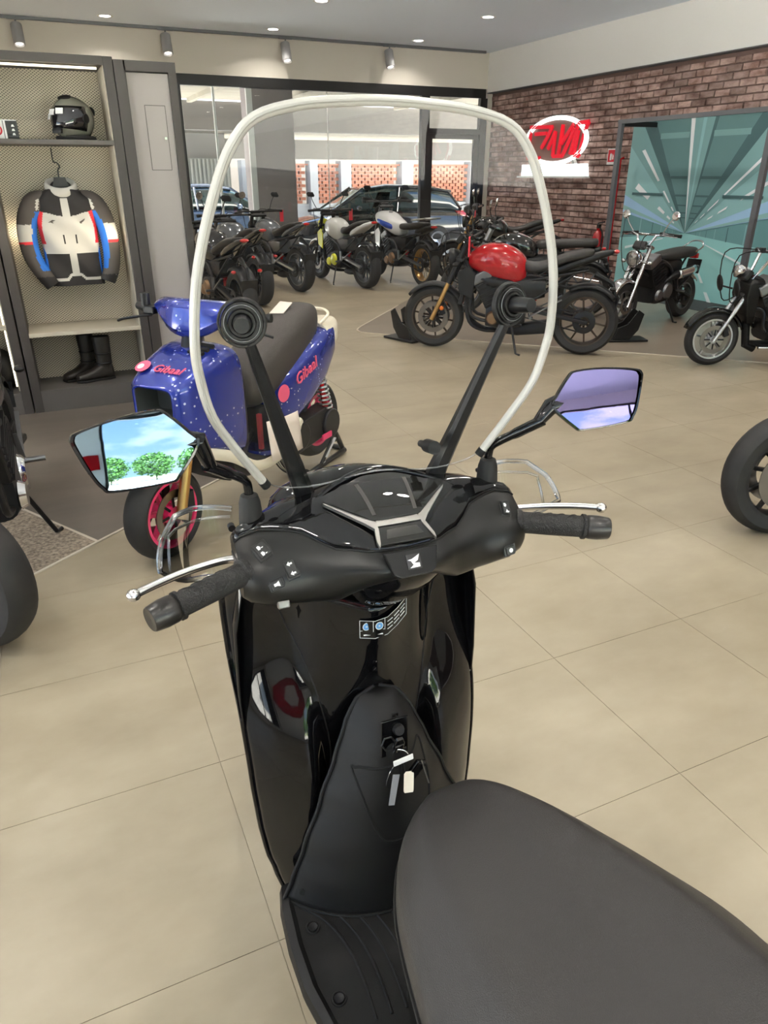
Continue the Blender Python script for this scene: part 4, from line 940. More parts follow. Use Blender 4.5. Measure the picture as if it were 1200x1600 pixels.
for i in (.11, .33):
    c = lpos(i, .7); S('label_symbol', MB().lathe([(0, .0), (.0075, .0)], c, (0, -1, .1), 18), wl, lb); S('label_symbol', MB().lathe([(.0018, .0004), (.0062, .0004)], c, (0, -1, .1), 18), bl_, lb)
for k in range(3):
    for i0, i1 in ((.5, .62), (.66, .8), (.83, .95)): S('label_text', MB().tube([lpos(i0, .3+.22*k), lpos(i1, .3+.22*k)], .0009, 4), wl, lb, smooth=False)
S('label_text', MB().tube([lpos(.06, .18), lpos(.4, .18)], .0014, 4), wl, lb, smooth=False)
# --- centre console (satin) with glove lid and ignition
con_w = [(.30, .214), (.34, .196), (.42, .166), (.52, .126), (.60, .092), (.66, .068), (.69, .052), (.71, .037), (.718, .022), (.722, .004)]
def con(u, z):
    w = lerp_tab(con_w, z)[0]; t = (.722-z)/.422; k = min(1, abs(u)/w)
    ve = .136 - .052*t - .012*math.sin(PI*min(1, t)); vc = ve - .072*min(1, t/.16)**.55 - .028*t
    return V((u, ve + (vc-ve)*(1-k**2.4), z))
S_con = S('centre_console', MB().grid(lambda i, j: con(lerp_tab(con_w, .30+.422*j)[0]*(2*i-1), .30+.422*j), 30, 34), satin_black, ang=70, solid=.002)
for s in (-1, 1): S('console_edge', MB().tube([con(s*lerp_tab(con_w, .30+.422*j/24)[0], .30+.422*j/24) + V((0, -.003, 0)) for j in range(25)], .0042, 8), satin_black, S_con)
lid = [(-.070, .594), (-.066, .602), (-.056, .608), (-.03, .612), (0, .616), (.035, .622), (.052, .630), (.060, .628), (.066, .612), (.072, .56), (.066, .51), (.045, .475), (.005, .462), (-.025, .464), (-.036, .474), (-.050, .505)]
S('lid_gap', MB().tube([con(p.x, p.y) + V((0, -.0006, 0)) for p in spline([(x, z, 0) for x, z in lid], 4, closed=True)], .0028, 6, closed=True), mat('gap_black', (.002, .002, .002), rough=.9), S_con)
S('screw_hole', MB().lathe([(0, .003), (.006, .003), (.0075, 0)], con(-.180, .328), (-.4, -1, .25), 14), mat('gap_black', (0, 0, 0)), S_con)
S('console_lip', MB().tube([con(.214*(2*i/20-1), .301) + V((0, -.002, 0)) for i in range(21)], .003, 6), satin_black, S_con)
ig = S('ignition_lock', MB().prism([(-.030, -.034), (.024, -.034), (.030, .034), (-.022, .034)], .004, con(.004, .665) + V((0, -.001, 0)), (1, 0, 0), (0, .28, .96)), gloss_black, S_con, smooth=False, bevel=.003)
S('hex_ring', MB().torus(con(-.010, .660)+V((0, -.007, 0)), (0, -1, .3), .013, .0018, 6, 6), dark_metal, ig)
S('lock_barrel', MB().lathe([(0, .018), (.009, .018), (.011, .012), (.011, 0)], con(.012, .676)+V((0, -.004, 0)), (0, -1, .3), 18), dark_metal, ig)
S('lock_glint', MB().box(con(.014, .694)+V((0, -.012, 0)), (.012, .003, .006)), chrome, ig, smooth=False)
# --- keys hanging from the lock
ky = thing('key_bunch', 'keys with white and grey paper tags hanging from the ignition', 'keys', (0, 0, 0)); ky.parent = None
KM = Mx.Translation((.417, .834, 0)) @ Mx.Rotation(R(-3), 4, 'Z')
ky.matrix_world = KM @ Mx.Translation((.008, .048, .655)); 
def K_(name, mb, m, **k): return ob(name, mb, m, ky, **k)
K_('key_bow', MB().prism([(-.008, -.02), (.008, -.02), (.010, .004), (.006, .016), (-.006, .016), (-.010, .004)], .008, (0, -.006, .004), (1, 0, 0), (0, -.2, 1)), gloss_black, smooth=False, bevel=.002)
K_('key_blade', MB().box((0, .008, .016), (.004, .022, .008)), chrome, smooth=False)
K_('key_ring', MB().torus((.002, -.012, -.020), (.5, 1, .2), .014, .0010, 24, 6), chrome)
K_('white_tag', MB().prism([(-.019, -.0045), (.019, -.0045), (.019, .0045), (-.019, .0045)], .003, (.003, -.022, -.024), (1, 0, .15), (0, .4, 1)), white_pl, smooth=False, bevel=.001)
tg = K_('paper_tag', MB().prism([(-.008, -.030), (.009, -.030), (.010, -.027), (.010, .004), (.006, .008), (-.006, .008), (-.010, .004), (-.010, -.027)], .0012, (.012, -.028, -.060), (.95, 0, -.2), (.2, .45, .85)), mat('tag_cream', (.78, .72, .60), rough=.6), smooth=False)
K_('grey_tag', MB().prism([(-.006, -.034), (.006, -.034), (.007, .020), (-.007, .020)], .0012, (-.016, -.028, -.074), (.92, 0, -.30), (.34, .42, .85)), mat('tag_grey', (.24, .25, .27), rough=.5), smooth=False)
K_('fob', MB().prism([(-.010, -.040), (.010, -.040), (.011, .02), (-.011, .02)], .010, (.030, -.018, -.052), (.9, 0, -.42), (.42, -.2, .9)), gloss_black, smooth=False, bevel=.003)
K_('fob_trim', MB().bar((.036, -.030, -.030), (.050, -.034, -.086), .003, .002), silver, smooth=False)
K_('wire_loop', MB().tube(spline([(.0, -.014, -.032), (-.018, -.018, -.045), (-.028, -.02, -.07), (-.026, -.02, -.086), (-.018, -.02, -.092)], 5), .0010, 6), chrome)
K_('cable_tie', MB().bar((.004, -.016, -.03), (-.008, -.022, -.135), .004, .0015), black_pl, smooth=False)
K_('cable_tie', MB().bar((.006, -.016, -.03), (.016, -.022, -.115), .003, .0015), black_pl, smooth=False)
# --- floor boards, tunnel floor
fb = MB(); Lf = []
for v, hw in ((.108, .212), (.06, .222), (-.02, .226), (-.10, .222), (-.18, .205), (-.26, .165), (-.33, .13)):
    Lf.append([V((x*hw, v, z)) for x, z in ((-1, .262), (-1.02, .285), (-1, .302), (-.94, .306), (-.90, .298), (-.5, .297), (0, .297), (.5, .297), (.90, .298), (.94, .306), (1, .302), (1.02, .285), (1, .262))])
fo = S('floor_board', fb.loft(Lf, False, False, ring=False), satin_black, ang=30, solid=.002)
for k in range(6):
    x0 = -.19 + .028*k; P = spline([(x0, .055-.004*k, .299), (x0+.035, .015, .2995), (x0+.058, -.04, .2995), (x0+.068, -.11, .2995), (x0+.066, -.19, .2995)], 6)
    S('rib', MB().tube(P, .0028, 6), satin_black, fo); S('rib', MB().tube([V((-p.x, p.y, p.z)) for p in P], .0028, 6), satin_black, fo)
for x, y in ((-.178, .005), (-.172, -.135), (.178, .005), (.172, -.135)):
    bo = S('floor_bolt', MB().lathe([(0, .003), (.004, .003), (.0085, .004), (.0095, 0)], (x, y, .299), (0, 0, 1), 16), dark_metal, fo); S('bolt_ring', MB().torus((x, y, .300), (0, 0, 1), .012, .002, 20, 6), satin_black, bo)
# --- seat and rear body
st_tab = [(-1.12, .06, .875, .80), (-1.08, .11, .885, .79), (-.95, .155, .885, .775), (-.80, .190, .865, .770), (-.65, .212, .846, .762), (-.50, .207, .828, .756), (-.40, .184, .814, .748), (-.30, .151, .803, .740), (-.235, .115, .794, .735), (-.20, .085, .786, .735), (-.178, .055, .775, .738), (-.168, .025, .760, .745)]
Lz_ = []
for v, hw, zt, ze in [(p.x, p.y, p.z, lerp_tab([(a[0], a[3]) for a in st_tab], p.x)[0]) for p in spline([(a[0], a[1], a[2]) for a in st_tab], 4)]:
    c_ = [(.97, ze-.06), (1.0, ze-.03), (.985, ze), (.95, ze+.014), (.66, zt-.005), (.60, zt-.001), (.35, zt+.0005), (0, zt)]; sx_ = -.015*max(0, min(1.5, (v+.5)/.2))
    Lz_.append([V((x*hw+sx_, v, z)) for x, z in c_] + [V((-x*hw+sx_, v, z)) for x, z in c_[::-1][1:]])
se = S('seat', MB().loft(Lz_, True, True, ring=True), mat('scooter_seat', (.026, .024, .023), rough=.46, bump=(800, .22)), ang=50, sub=1, label='dark grey vinyl seat')
S('seat_piping', MB().tube([l[1] for l in Lz_[::1]][::-1] + [l[-2] for l in Lz_], .0025, 6), satin_black, se)
rb = MB(); Lr = []
for v, hw, zt, zb in ((-.15, .06, .66, .30), (-.17, .09, .70, .26), (-.24, .115, .715, .25), (-.40, .150, .72, .30), (-.62, .178, .735, .42), (-.85, .18, .76, .52), (-1.1, .13, .80, .62), (-1.2, .06, .82, .70)):
    Lr.append([V((hw*math.copysign(abs(math.cos(a))**.6, math.cos(a)), v, (zt+zb)/2 + (zt-zb)/2*math.copysign(abs(math.sin(a))**.7, math.sin(a)))) for a in [2*PI*j/28 for j in range(28)]])
S('rear_body', rb.loft(Lr), gloss_black, ang=60)
S('tail_light', MB().ell((0, -1.2, .76), (.07, .04, .035), 16, 8), red_lamp)
S('engine', MB().box((-.04, -.62, .30), (.18, .5, .22)).cyl((-.15, -.75, .29), (.05, -.75, .29), .11, n=20), dark_metal, bevel=.01)
S('exhaust', MB().tube(spline([(.08, -.42, .25), (.13, -.6, .22), (.15, -.8, .28), (.155, -1.1, .34)]), [.02]*7 + [.045]*12, 14), dark_metal)
def sc_wheel(name, y, r):
    w = S(name, MB().lathe([(r-.09, -.03), (r-.05, -.045), (r-.015, -.04), (r, -.018), (r, .018), (r-.015, .04), (r-.05, .045), (r-.09, .03)], (0, y, r), (1, 0, 0), 40), tyre_m)
    b = MB().lathe([(r-.09, -.032), (r-.105, -.03), (r-.105, .03), (r-.09, .032)], (0, y, r), (1, 0, 0), 36).lathe([(0, -.05), (.05, -.05), (.05, .05), (0, .05)], (0, y, r), (1, 0, 0), 16)
    for k in range(6):
        a = 2*PI*k/6; b.bar((0, y+.04*math.cos(a), r+.04*math.sin(a)), (0, y+(r-.1)*math.cos(a), r+(r-.1)*math.sin(a)), .025, .03, ref=(1, 0, 0))
    S('rim', b, alu_dark, w)
sc_wheel('front_wheel', .55, .30); sc_wheel('rear_wheel', -.80, .30)
for s in (-1, 1): S('fork_leg', MB().cyl((s*.075, .36, .78), (s*.075, .55, .30), .018, .02, 12), alu_dark)
S('front_fender', MB().lathe([(.30, -.06), (.325, -.05), (.335, 0), (.325, .05), (.30, .06)], (0, .55, .31), (1, 0, 0), 24, ref=(0, 0, 1), arc=(R(-70), R(110))), gloss_black, solid=.003)
for s in (-1, 1): S('fender_stay', MB().cyl((s*.06, .42, .5), (s*.075, .46, .45), .01, n=8), dark_metal)
S('centre_stand', MB().tube([(-.13, -.42, .02), (-.10, -.46, .22), (.10, -.46, .22), (.13, -.42, .02)], .012, 8), dark_metal)
S('under_frame', MB().tube([(0, .15, .30), (0, .05, .22), (0, -.2, .2), (0, -.4, .3)], .03, 8), dark_metal)

# the body trails a little to the right of the turned bars
th_ = R(3.6); RM = Mx.Translation((0, .1, 0)) @ Mx.Rotation(th_, 4, 'Z') @ Mx.Translation((0, -.1, 0))
for o in SC.children:
    if o.name.split('.')[0] in ('seat', 'rear_body', 'tail_light', 'engine', 'exhaust', 'rear_wheel', 'centre_stand', 'under_frame'):
        o.location = RM.translation; o.rotation_euler = (0, 0, th_)
# ================================================================ MOTORCYCLES (x forward, y left, z up)
def wheel(t, name, x, r, w, rim_m, spokes=10, disc=1, hub_m=dark_metal, rim_r=None, wire=False, disc_r=.15, z=None):
    z = r if z is None else z
    rr = rim_r or r*.72; h = w/2
    c = (x, 0, z)
    b = MB().lathe([(rr, -h*.80), (rr+.02, -h*.95), (r-.035, -h), (r-.012, -h*.72), (r-.002, -h*.32), (r, 0), (r-.002, h*.32), (r-.012, h*.72), (r-.035, h), (rr+.02, h*.95), (rr, h*.80)], c, (0, 1, 0), 48)
    wh_ = ob(name, MB().lathe([(rr+.004, -h*.82), (rr-.012, -h*.80), (rr-.022, -h*.3), (rr-.022, h*.3), (rr-.012, h*.80), (rr+.004, h*.82), (rr-.002, h*.5), (rr-.002, -h*.5)], c, (0, 1, 0), 44, closed=True), rim_m, t)
    ob('tyre', b, tyre_m, wh_)
    b = MB().lathe([(0, -.05), (.035, -.05), (.045, -.02), (.045, .02), (.035, .05), (0, .05)], c, (0, 1, 0), 18)
    for k in range(spokes):
        a = 2*PI*k/spokes + .2; d = V((math.cos(a), 0, math.sin(a))); p = V(c)
        if wire: b.tube([p + d*.03 + V((0, .03*(-1)**k, 0)), p + V((math.cos(a+.5*(-1)**(k//2)), 0, math.sin(a+.5*(-1)**(k//2))))*(rr-.015)], .0022, 4)
        else: b.bar(p + d*.035, p + d*(rr-.018), .020, .026, ref=(0, 1, 0), w1=.014, h1=.02)
    ob('hub_and_spokes', b, hub_m if wire else rim_m, wh_)
    for s in ((-1, 1) if disc == 2 else (disc,) if disc else ()):
        y = s*.058
        ob('brake_disc', MB().lathe([(disc_r*.68, y-.002), (disc_r, y-.002), (disc_r, y+.002), (disc_r*.68, y+.002)], c, (0, 1, 0), 40, closed=True), disc_m, wh_, smooth=False)
        bb = MB()
        for k in range(8):
            a = 2*PI*k/8; d = V((math.cos(a), 0, math.sin(a))); bb.bar(V(c)+d*.035+V((0, y, 0)), V(c)+d*disc_r*.72+V((0, y, 0)), .012, .004, ref=(0, 1, 0))
        ob('disc_carrier', bb, dark_metal, wh_, smooth=False)
    return wh_
def arc_pts(cx, cz, r, a0, a1, n, y=0): return [V((cx + r*math.cos(R(a0+(a1-a0)*k/n)), y, cz + r*math.sin(R(a0+(a1-a0)*k/n)))) for k in range(n+1)]
def fender(t, name, x, z, r, w, a0, a1, m):
    Lp = []
    for p in arc_pts(0, 0, 1, a0, a1, 14):
        Lp.append([V((x + p.x*(r - q[1]), q[0]*w/2, z + p.z*(r - q[1]))) for q in ((-1, .035), (-.9, .012), (-.5, .002), (0, 0), (.5, .002), (.9, .012), (1, .035))])
    return ob(name, MB().loft(Lp, False, False, ring=False), m, t, ang=60, solid=.004)
def moto(label, cat, rear, front, c, name='motorcycle', group=None, lift=0.):
    rx, ry = rear; fx, fy = front
    rz = math.atan2(fy-ry, fx-rx)
    t = thing(name, label, cat, ((rx+fx)/2, (ry+fy)/2, lift), rz, group)
    g = lambda k, d=None: c.get(k, d)
    wb = g('wb', 1.45); h = wb/2; rf, rr = g('rf', .30), g('rr', .315)
    fm = g('fork_m', gold); fr = g('frame_m', dark_metal); pm = g('paint', red_paint)
    # wheels
    wheel(t, 'front_wheel', h, rf, g('wf', .115), g('rim_f', g('rim', dark_metal)), g('spokes', 10), g('disc_f', 2), wire=g('wire', False), disc_r=g('disc_r', .15), rim_r=g('rim_rf'))
    wheel(t, 'rear_wheel', -h, rr, g('wr', .17), g('rim', dark_metal), g('spokes', 10), g('disc_b', -1), wire=g('wire', False), disc_r=.11, rim_r=g('rim_rr'))
    # steering: axle to head
    ax = V((h, 0, rf)); hd = V(g('head', (h-.27, 0, .90))); dirn = (hd-ax).normalized(); side = g('fork_w', .10)
    for s in (-1, 1):
        lo = ax + V((0, s*side, 0)); hi = hd + V((0, s*side, 0)) + dirn*.10
        f_ = ob('fork_leg', MB().tube([lo - dirn*.02, lo.lerp(hi, .5)], [g('fr', .022)]*2, 14), g('fork_low', fm), t)
        ob('fork_tube', MB().tube([lo.lerp(hi, .48), hi], [g('fr', .022)*1.22]*2, 14), fm, f_)
        if g('caliper', True): ob('brake_caliper', MB().box(lo + V((-.085, -s*.025, .075)), (.05, .045, .10), (0, R(25), 0)), g('cal_m', dark_metal), f_, smooth=False, bevel=.008)
    for k in (.0, .17): ob('fork_clamp', MB().box(hd + dirn*(k-.05), (.07, 2*side+.06, .03), (0, -math.atan2(dirn.x, dirn.z)*-1, 0)), g('clamp_m', dark_metal), t, smooth=False, bevel=.006)
    ob('front_fender', MB(), pm, t) if 0 else fender(t, 'front_fender', h, rf, rf+.035, g('wf', .115)+.03, *g('fend', (40, 150)), g('fend_m', black_pl))
    # bars
    bz, bx, bw = g('bar_z', 1.08), g('bar_x', hd.x-.07), g('bar_w', .37)
    P = [(hd.x-.02, -.05, hd.z+.10), (bx+.03, -.12, bz-.02), (bx+.01, -.2, bz), (bx-.05, -bw, bz-.015)]
    P = [V((a, b_, d)) for a, b_, d in P]; P2 = [V((p.x, -p.y, p.z)) for p in P[::-1]]
    hb = ob('handlebar', MB().tube(P + P2, .013, 10), g('bar_m', dark_metal), t)
    for s in (-1, 1):
        e = V((bx-.05, s*bw, bz-.015)); i_ = V((bx-.005, s*(bw-.16), bz-.005))
        ob('grip', MB().tube([i_, e, e + (e-i_).normalized()*.02], [.018, .018, .02], 12), rubber, hb)
        ob('switch_block', MB().box(i_ + V((.0, -s*.02, 0)), (.04, .05, .045)), black_pl, hb, smooth=False, bevel=.006)
        ob('lever', MB().tube([i_ + V((.05, 0, -.005)), e + V((.055, -s*.02, -.01)), e + V((.04, s*.0, -.012))], .006, 6), g('lever_m', dark_metal), hb)
        if g('mirror', 'angular'):
            mz = g('mir_z', .20); m0 = i_ + V((.02, 0, .02)); m1 = m0 + V((-.0, s*g('mir_dy', .10), mz))
            ms = ob('mirror_stem', MB().tube([m0, m0.lerp(m1, .5) + V((.02, 0, 0)), m1], .006, 8), g('mir_stem', dark_metal), hb)
            if g('mirror') == 'round': ob('mirror_head', MB().lathe([(0, .02), (.035, .018), (.048, 0), (.046, -.004), (0, -.004)], m1, (1, 0, .1), 20), g('mir_m', chrome), hb)
            else: ob('mirror_head', MB().loft([[m1 + V((dx, y*k, z*k)) for y, z in ((-.07, -.02), (-.05, -.038), (.05, -.03), (.075, .01), (.05, .035), (-.04, .032))] for dx, k in ((-.012, .9), (-.01, 1), (.012, .85), (.03, .4))]), g('mir_m', black_pl), hb)
    if g('tag'): ob('hang_tag', MB().box((bx-.03, g('tag')*(bw+.02), bz-.09), (.012, .06, .17)), red_tag, t, smooth=False)
    # headlight, dash
    hx, hz, hr = g('hl', (hd.x+.10, hd.z-.05, .088))
    if hr:
        hl_ = ob('headlight', MB().lathe([(0, -.10), (hr*.5, -.09), (hr*.95, -.02), (hr*1.06, .02), (hr*1.06, .045), (hr*.95, .05)], (hx-.02, 0, hz), (1, 0, -.08), 24), g('hl_m', black_pl), t)
        ob('headlight_lens', MB().lathe([(0, .055), (hr*.6, .052), (hr*.96, .04)], (hx-.02, 0, hz), (1, 0, -.08), 24), lamp_glass, hl_)
    ob('instrument', MB().box((hd.x+.03, 0, hd.z+.13), (.05, .15, .09), (0, R(-35), 0)), black_pl, t, smooth=False, bevel=.012)
    for s in (-1, 1):
        if g('blinker', True): ob('turn_signal', MB().ell((hx-.05, s*.17, hz-.04), (.03, .03, .022), 10, 6).cyl((hx-.07, s*.09, hz-.04), (hx-.05, s*.16, hz-.04), .008, n=8), g('blink_m', black_pl), t)
    for k in range(2): ob('cable', MB().tube(spline([(bx, (-1)**k*.2, bz), (hx+.08, (-1)**k*.14, bz-.02), (hx+.06, (-1)**k*.08, hz-.12), (hd.x+.02, (-1)**k*.05, .62)], 5), .005, 6), rubber, t)
    # tank, seat, tail
    if g('tank'):
        tk = ob('tank', MB().body(g('tank'), 22, 2.6), pm, t, sub=1)
        ob('tank_cap', MB().lathe([(0, .012), (.03, .012), (.036, 0)], (g('tank')[len(g('tank'))//2][0]+.02, 0, g('tank')[len(g('tank'))//2][2]-.002), (-.1, 0, 1), 18), alu_dark, tk)
        if g('tank2'): ob('tank_side', MB().body(g('tank2'), 18, 3), g('tank2_m', black_pl), tk, sub=1)
    if g('seat'): ob('seat', MB().body(g('seat'), 18, 3), g('seat_m', seat_m), t, sub=1)
    if g('tail'):
        tl = ob('tail_fairing', MB().body(g('tail'), 16, 3), g('tail_m', black_pl), t, sub=1)
        q = g('tail')[0]
        ob('tail_light', MB().ell((q[0]-.005, 0, (q[2]+q[3])/2), (.03, q[1]*.8+.02, .02), 12, 6), red_lamp, tl)
    # frame tubes
    fm_ = MB()
    for s in (-1, 1):
        fm_.tube(spline([(hd.x-.02, s*.04, hd.z-.06), (h-.42, s*.13, .70), (-.05, s*.13, .62), (-.20, s*.12, .42)], 5), .022, 8)
        fm_.tube(spline([(hd.x-.02, s*.04, hd.z-.14), (h-.36, s*.11, .50), (h-.42, s*.12, .32), (-.15, s*.12, .27)], 5), .016, 8)
        fm_.tube([(-.10, s*.10, .66), (-.72*wb/1.45, s*.07, .78)], .014, 8)
        fm_.tube([(-.20, s*.10, .48), (-.62*wb/1.45, s*.07, .76)], .012, 8)
    ob('frame', fm_, fr, t)
    # engine
    em = g('eng_m', dark_metal); ek = g('eng', 1.0)
    en_ = ob('engine', MB().body([(-.17, .13, .46, .28, 4), (-.12, .155, .52, .24, 4), (.08, .165, .52, .22, 4), (.20, .15, .46, .24, 4)], 20), em, t, ang=50)
    ob('cylinder_block', MB().box((.17, 0, .56), (.20, .30, .24), (0, R(28), 0)), em, en_, smooth=False, bevel=.012)
    for k in range(6): ob('cooling_fin', MB().box((.12+.016*k, 0, .48+.034*k), (.21, .325, .008), (0, R(28), 0)), em, en_, smooth=False)
    ob('cylinder_head', MB().box((.26, 0, .70), (.19, .31, .09), (0, R(28), 0)), g('head_m', alu_dark), en_, smooth=False, bevel=.015)
    for s in (-1, 1):
        ob('engine_cover', MB().lathe([(0, .035), (.07, .03), (.085, .015), (.09, 0)], (-.02, s*.155, .37), (0, s, 0), 22), g('cover_m', bronze), en_)
        ob('engine_cover', MB().lathe([(0, .03), (.05, .028), (.065, 0)], (.13, s*.155, .33), (0, s, 0), 20), g('cover_m', bronze), en_)
    if g('radiator', True):
        rd = ob('radiator', MB().box((h-.30, 0, .58), (.04, .30, .28), (0, R(-12), 0)), black_pl, t, smooth=False, bevel=.006)
        for s in (-1, 1): ob('radiator_shroud', MB().prism([(-.06, -.14), (.07, -.08), (.09, .10), (-.02, .16), (-.08, .08)], .012, (h-.33, s*.165, .64), (1, 0, 0), (0, 0, 1)), g('shroud_m', black_pl), rd, smooth=False, bevel=.004)
    ob('airbox', MB().body([(-.16, .10, .66, .50, 3), (-.02, .135, .69, .46, 3), (.16, .14, .72, .50, 3), (.30, .10, .74, .60, 3)], 16), black_pl, t)
    # exhaust
    if g('exh', 'low') == 'low':
        e_ = MB()
        for k in range(g('pipes', 4)): y = -.105 + .07*k; e_.tube(spline([(.30, y, .62), (.39, y, .50), (.36, y*.9, .28), (.22, y*.6-.03, .19), (.02, -.08, .18)], 5), .018, 8)
        exo = ob('exhaust_headers', e_, g('exh_m', dark_metal), t)
        ob('silencer', MB().body([(-.46, .05, .29, .20, 3), (-.40, .065, .30, .16, 3), (-.1, .075, .25, .13, 3), (.03, .05, .22, .14, 3)], 18).xf(Mx.Translation((0, -.10, 0))), g('sil_m', dark_metal), t)
    else:
        ob('exhaust_headers', MB().tube(spline([(.30, -.08, .60), (.38, -.12, .45), (.25, -.17, .36), (-.1, -.19, .42), (-.3, -.20, .5)], 5), .02, 10), g('exh_m', chrome), t)
        ob('silencer', MB().tube([(-.2, -.20, .47), (-.3, -.20, .50), (-.70, -.21, .60), (-.75, -.21, .61)], [.025, .048, .048, .035], 18), g('sil_m', chrome), t)
    # swingarm, shock, chain, pegs, stand
    for s in (-1, 1): ob('swingarm', MB().bar((-.16, s*.095, .42), (-h-.03, s*(g('wr', .17)/2+.035), rr), .035, .075, ref=(0, 1, 0), h1=.05) if 1 else None, g('arm_m', dark_metal), t, smooth=False, bevel=.008)
    ob('shock', MB().tube([(-.20, 0, .40), (-.30, 0, .70)], .022, 10).tube([V((-.215-.075*k/40, 0, .44+.22*k/40)) + V((math.cos(k*1.0)*.034, math.sin(k*1.0)*.034, 0)) for k in range(41)], .006, 5), g('spring_m', red_paint), t)
    ob('sprocket', MB().lathe([(.05, -.003), (.10, -.003), (.105, 0), (.10, .003), (.05, .003)], (-h, g('wr', .17)/2+.012, rr), (0, 1, 0), 30), dark_metal, t)
    ob('chain', MB().bar((-h, g('wr', .17)/2+.012, rr+.10), (-.12, g('wr', .17)/2+.012, .43), .012, .012).bar((-h, g('wr', .17)/2+.012, rr-.10), (-.12, g('wr', .17)/2+.012, .35), .012, .012), dark_metal, t, smooth=False)
    for s in (-1, 1):
        ob('foot_peg', MB().cyl((-.22, s*.15, .36), (-.23, s*.25, .36), .014, n=10), alu_dark, t)
        ob('peg_bracket', MB().bar((-.20, s*.14, .50), (-.22, s*.155, .36), .03, .012).bar((-.22, s*.155, .36), (-.50, s*.14, .52), .02, .012), g('brk_m', alu_dark), t, smooth=False)
    ob('side_stand', MB().tube([(-.05, .14, .28), (-.12, .24, .02), (-.16, .26, .012)], .011, 8), dark_metal, t)
    ob('side_cover', MB().body([(-.34, .10, .70, .52, 3), (-.2, .125, .72, .48, 3), (-.04, .12, .70, .50, 3)], 16), g('side_m', black_pl), t)
    if g('rear_fender', True): fender(t, 'rear_hugger', -h, rr, rr+.03, g('wr', .17)+.02, 60, 140, g('rfend_m', black_pl))
    if g('plate', True):
        ph = ob('plate_holder', MB().tube([(-h-.05, 0, .74), (-h-.22, 0, .66), (-h-.26, 0, .52)], [.03, .022, .02], 8), black_pl, t)
        ob('number_plate_mount', MB().box((-h-.275, 0, .48), (.012, .18, .14), (0, R(-15), 0)), black_pl, ph, smooth=False)
        for s in (-1, 1): ob('turn_signal', MB().ell((-h-.22, s*.15, .63), (.03, .028, .02), 10, 6), g('blink_r', black_pl), ph)
    if g('steer'):
        a = R(g('steer')); SM = Mx.Translation((h, 0, 0)) @ Mx.Rotation(a, 4, 'Z') @ Mx.Translation((-h, 0, 0))
        for o in t.children:
            if o.name.split('.')[0] in ('front_wheel', 'fork_leg', 'front_fender', 'fork_clamp', 'handlebar', 'headlight', 'instrument'): o.location = SM.translation; o.rotation_euler = (0, 0, a)
    return t
TANK = [(-.16, .075, .84, .66), (-.12, .125, .90, .63), (-.02, .17, .97, .63), (.11, .195, 1.005, .66), (.23, .185, 1.0, .70), (.33, .145, .96, .74), (.41, .08, .90, .78)]
SEAT = [(-.76, .07, .965, .90), (-.68, .115, .965, .88), (-.50, .135, .93, .84), (-.38, .15, .87, .78), (-.25, .155, .83, .74), (-.16, .12, .84, .74), (-.10, .06, .86, .77)]
TAIL = [(-.94, .04, .965, .92), (-.82, .075, .95, .88), (-.60, .11, .89, .79), (-.35, .13, .79, .69)]
# red naked bike
RED = dict(paint=red_paint, fork_m=dark_metal, fork_low=gold, tank=TANK, seat=SEAT, tail=TAIL, rim=mat('rim_bronze', (.075, .055, .042), rough=.4, metal=.7), tag=1, eng_m=dark_metal, tank2=[(-.08, .14, .70, .60), (.08, .175, .71, .57), (.22, .17, .74, .60), (.32, .12, .75, .66)])
red_bike = moto('red naked motorcycle with gold forks standing in front of the brick wall', 'motorcycle', (4.61, 5.50), (3.46, 6.40), RED)
ob('orange_reflector', MB().ell((.63, .135, .40), (.022, .01, .022), 12, 6), amber, red_bike)
ob('orange_reflector', MB().ell((.63, -.135, .40), (.022, .01, .022), 12, 6), amber, red_bike)
# black bike behind it, with a long flat seat
BT = [(a, b*.92, c_-.05, d+.02) for a, b, c_, d in TANK]
BS = [(-.84, .08, .90, .82), (-.78, .12, .905, .80), (-.5, .135, .895, .79), (-.2, .135, .875, .78), (-.12, .10, .86, .78)]
moto('black retro motorcycle with flat seat parked behind the red motorcycle', 'motorcycle', (5.87, 7.09), (4.73, 7.98), dict(paint=black_paint, fork_m=alu, tank=BT, seat=BS, tail=[(-.9, .05, .82, .76), (-.7, .1, .80, .70), (-.4, .11, .74, .66)], mirror='round', bar_z=1.10, bar_w=.40, mir_z=.16, mir_dy=.13, hl=(.60, .88, .09), hl_m=black_paint, exh='high', sil_m=dark_metal, rim=alu_dark, lever_m=alu, radiator=False))
moto('red and black motorcycle mostly hidden behind the black one', 'motorcycle', (7.2, 9.73), (6.07, 10.6), dict(paint=black_paint, tank=[(a, b, c_-.02, d) for a, b, c_, d in TANK], seat=SEAT, tail=TAIL, mirror='round', bar_z=1.14, bar_w=.39, bar_m=chrome, mir_z=.18, tag=1, shroud_m=red_paint, hl=(.56, .90, .08)))
